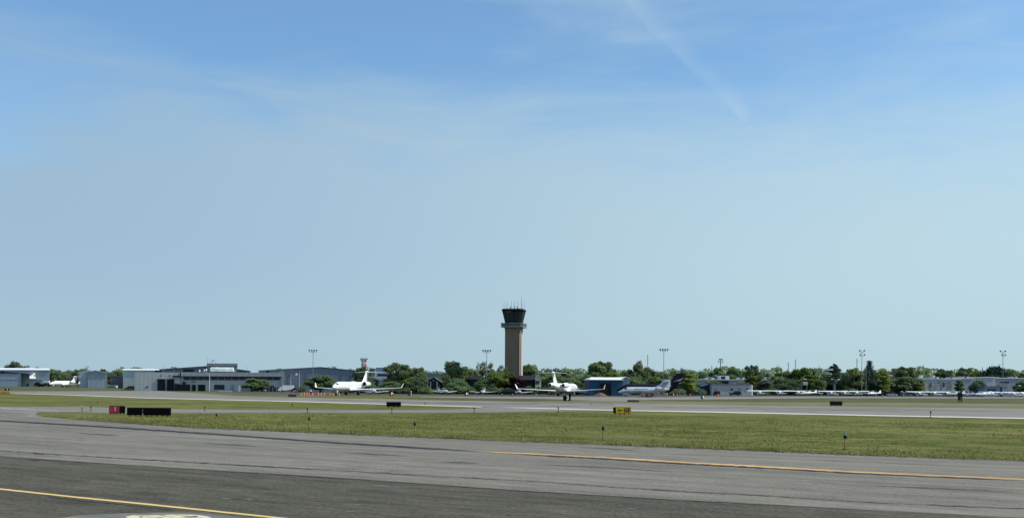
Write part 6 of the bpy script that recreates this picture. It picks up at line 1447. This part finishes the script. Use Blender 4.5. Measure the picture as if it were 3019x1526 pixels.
car(at(755, 430), R_(20), PBK, 'black sedan at the left end of the blue screen fence', 'cars by the terminal', 'sedan'); car(at(772, 432), R_(150), PSV, 'silver sedan behind the blue screen fence', 'cars by the terminal', 'sedan')
car(at(868, 420), R_(175), PRD, 'dull red tall car right of the white box truck', 'cars by the terminal', 'suv'); car(at(880, 412), R_(5), PSV, 'silver sedan low beside the orange cones', 'cars by the terminal', 'sedan')
car(at(383, 474), R_(160), paint('orange brown car paint', (.17, .07, .04)), 'orange brown tall car left of the terminal block', 'cars by the terminal', 'suv')
car(at(836, 1000), 0, PBK, 'x', None) if False else None
def boxtruck(loc, rz, label, body_m, cab_m, name='box_truck', cat='truck', L=5.2, hgt=2.9):
    r = empty(name, loc, label, cat, rz); mb = MB(); mb.box(-L*.62, L*.28, -1.1, 1.1, .75, hgt); mb.build('cargo_box', body_m, r)
    mb = MB(); mb.prism([(L*.30, -1, .5), (L*.62, -1, .5), (L*.62, -1, 1.3), (L*.54, -1, 1.45), (L*.46, -1, 2.2), (L*.30, -1, 2.25)], (0, 2, 0)); recalc(mb.build('cab', cab_m, r))
    mb = MB(); mb.prism([(L*.545, -.85, 1.5), (L*.475, -.85, 2.12), (L*.485, -.85, 2.14), (L*.56, -.85, 1.52)], (0, 1.7, 0)); recalc(mb.build('windshield', M_GLZ, r))
    mb = MB(); mb.box(-L*.6, L*.5, -.45, .45, .5, .74); mb.build('chassis', M_DKM, r)
    for x in (L*.45, -L*.38):
        for s in (1, -1): wheel('wheel', (x, s*.95, .42), .42, .28, r)
    return r
boxtruck(at(843, 424), R_(186), 'white box truck at the right end of the blue screen fence', PWH, PWH)
boxtruck(at(126, 492), R_(182), 'dark flatbed fuel truck before the left edge hangar', PBK, PBK, 'fuel_truck', 'truck', 6.4, 1.5)
r = empty('service_cart', at(138, 508), 'white boxy service cart behind the dark fuel truck', 'cart'); mb = MB(); mb.box(-1.4, 1.4, -.7, .7, 2.2, 3.1); mb.build('tank', PWH, r); mb = MB(); mb.box(-1.3, 1.3, -.6, .6, .5, 2.19); mb.build('frame', M_FRAME, r)
for x in (-.9, .9): wheel('wheel', (x, -.6, .35), .35, .2, r)
r = empty('service_cart', at(335, 470), 'white baggage cart with canopy between small hangar and terminal', 'cart'); mb = MB(); mb.box(-1.7, 1.7, -.8, .8, 1.55, 1.75); mb.build('canopy', PWH, r); mb = MB(); mb.box(-1.6, 1.6, -.7, .7, .5, .8); mb.build('bed', M_FRAME, r); mb = MB(); mb.box(.9, 1.65, -.72, .72, .82, 1.54); mb.build('side_panel', PWH, r)
for x in (-1.5, 1.5):
    mb = MB(); mb.tube((x, -.7, .8), (x, -.7, 1.55), .05, n=6); mb.build('post', M_FRAME, r); wheel('wheel', (x*.7, -.7, .3), .3, .2, r)
r = empty('service_cart', at(1977, 312), 'dark green service cart with white side panels below the black fin', 'cart'); mb = MB(); mb.box(-.95, .75, -.6, .6, .35, 1.25); mb.build('body', mat('dark green cart paint', (.02, .05, .035), .4, .1), r)
mb = MB(); mb.prism([(.78, -.6, .4), (1.05, -.6, .5), (.95, -.6, 1.2), (.78, -.6, 1.45)], (0, 1.2, 0)); recalc(mb.build('side_panel', PWH, r)); mb = MB(); mb.box(-1.12, -.96, -.6, .6, .4, 1.2); mb.build('side_panel', PWH, r)
for x in (-.6, .5): wheel('wheel', (x, -.6, .25), .25, .16, r)
r = empty('low_wall', at(345, 530), 'low brownish wall between the small hangar and the pale hangar', 'wall'); wm = MB(); wb(wm, 325, 366, 1108, None, 530, 531); wm.build('wall', mat('brown grey boards', (.18, .17, .17), .8, .1, .5), r, world=r.location); wm = MB(); wb(wm, 324, 367, 1106.8, 1107.9, 529.8, 531.2); wm.build('coping', M_FRAME, r, world=r.location)
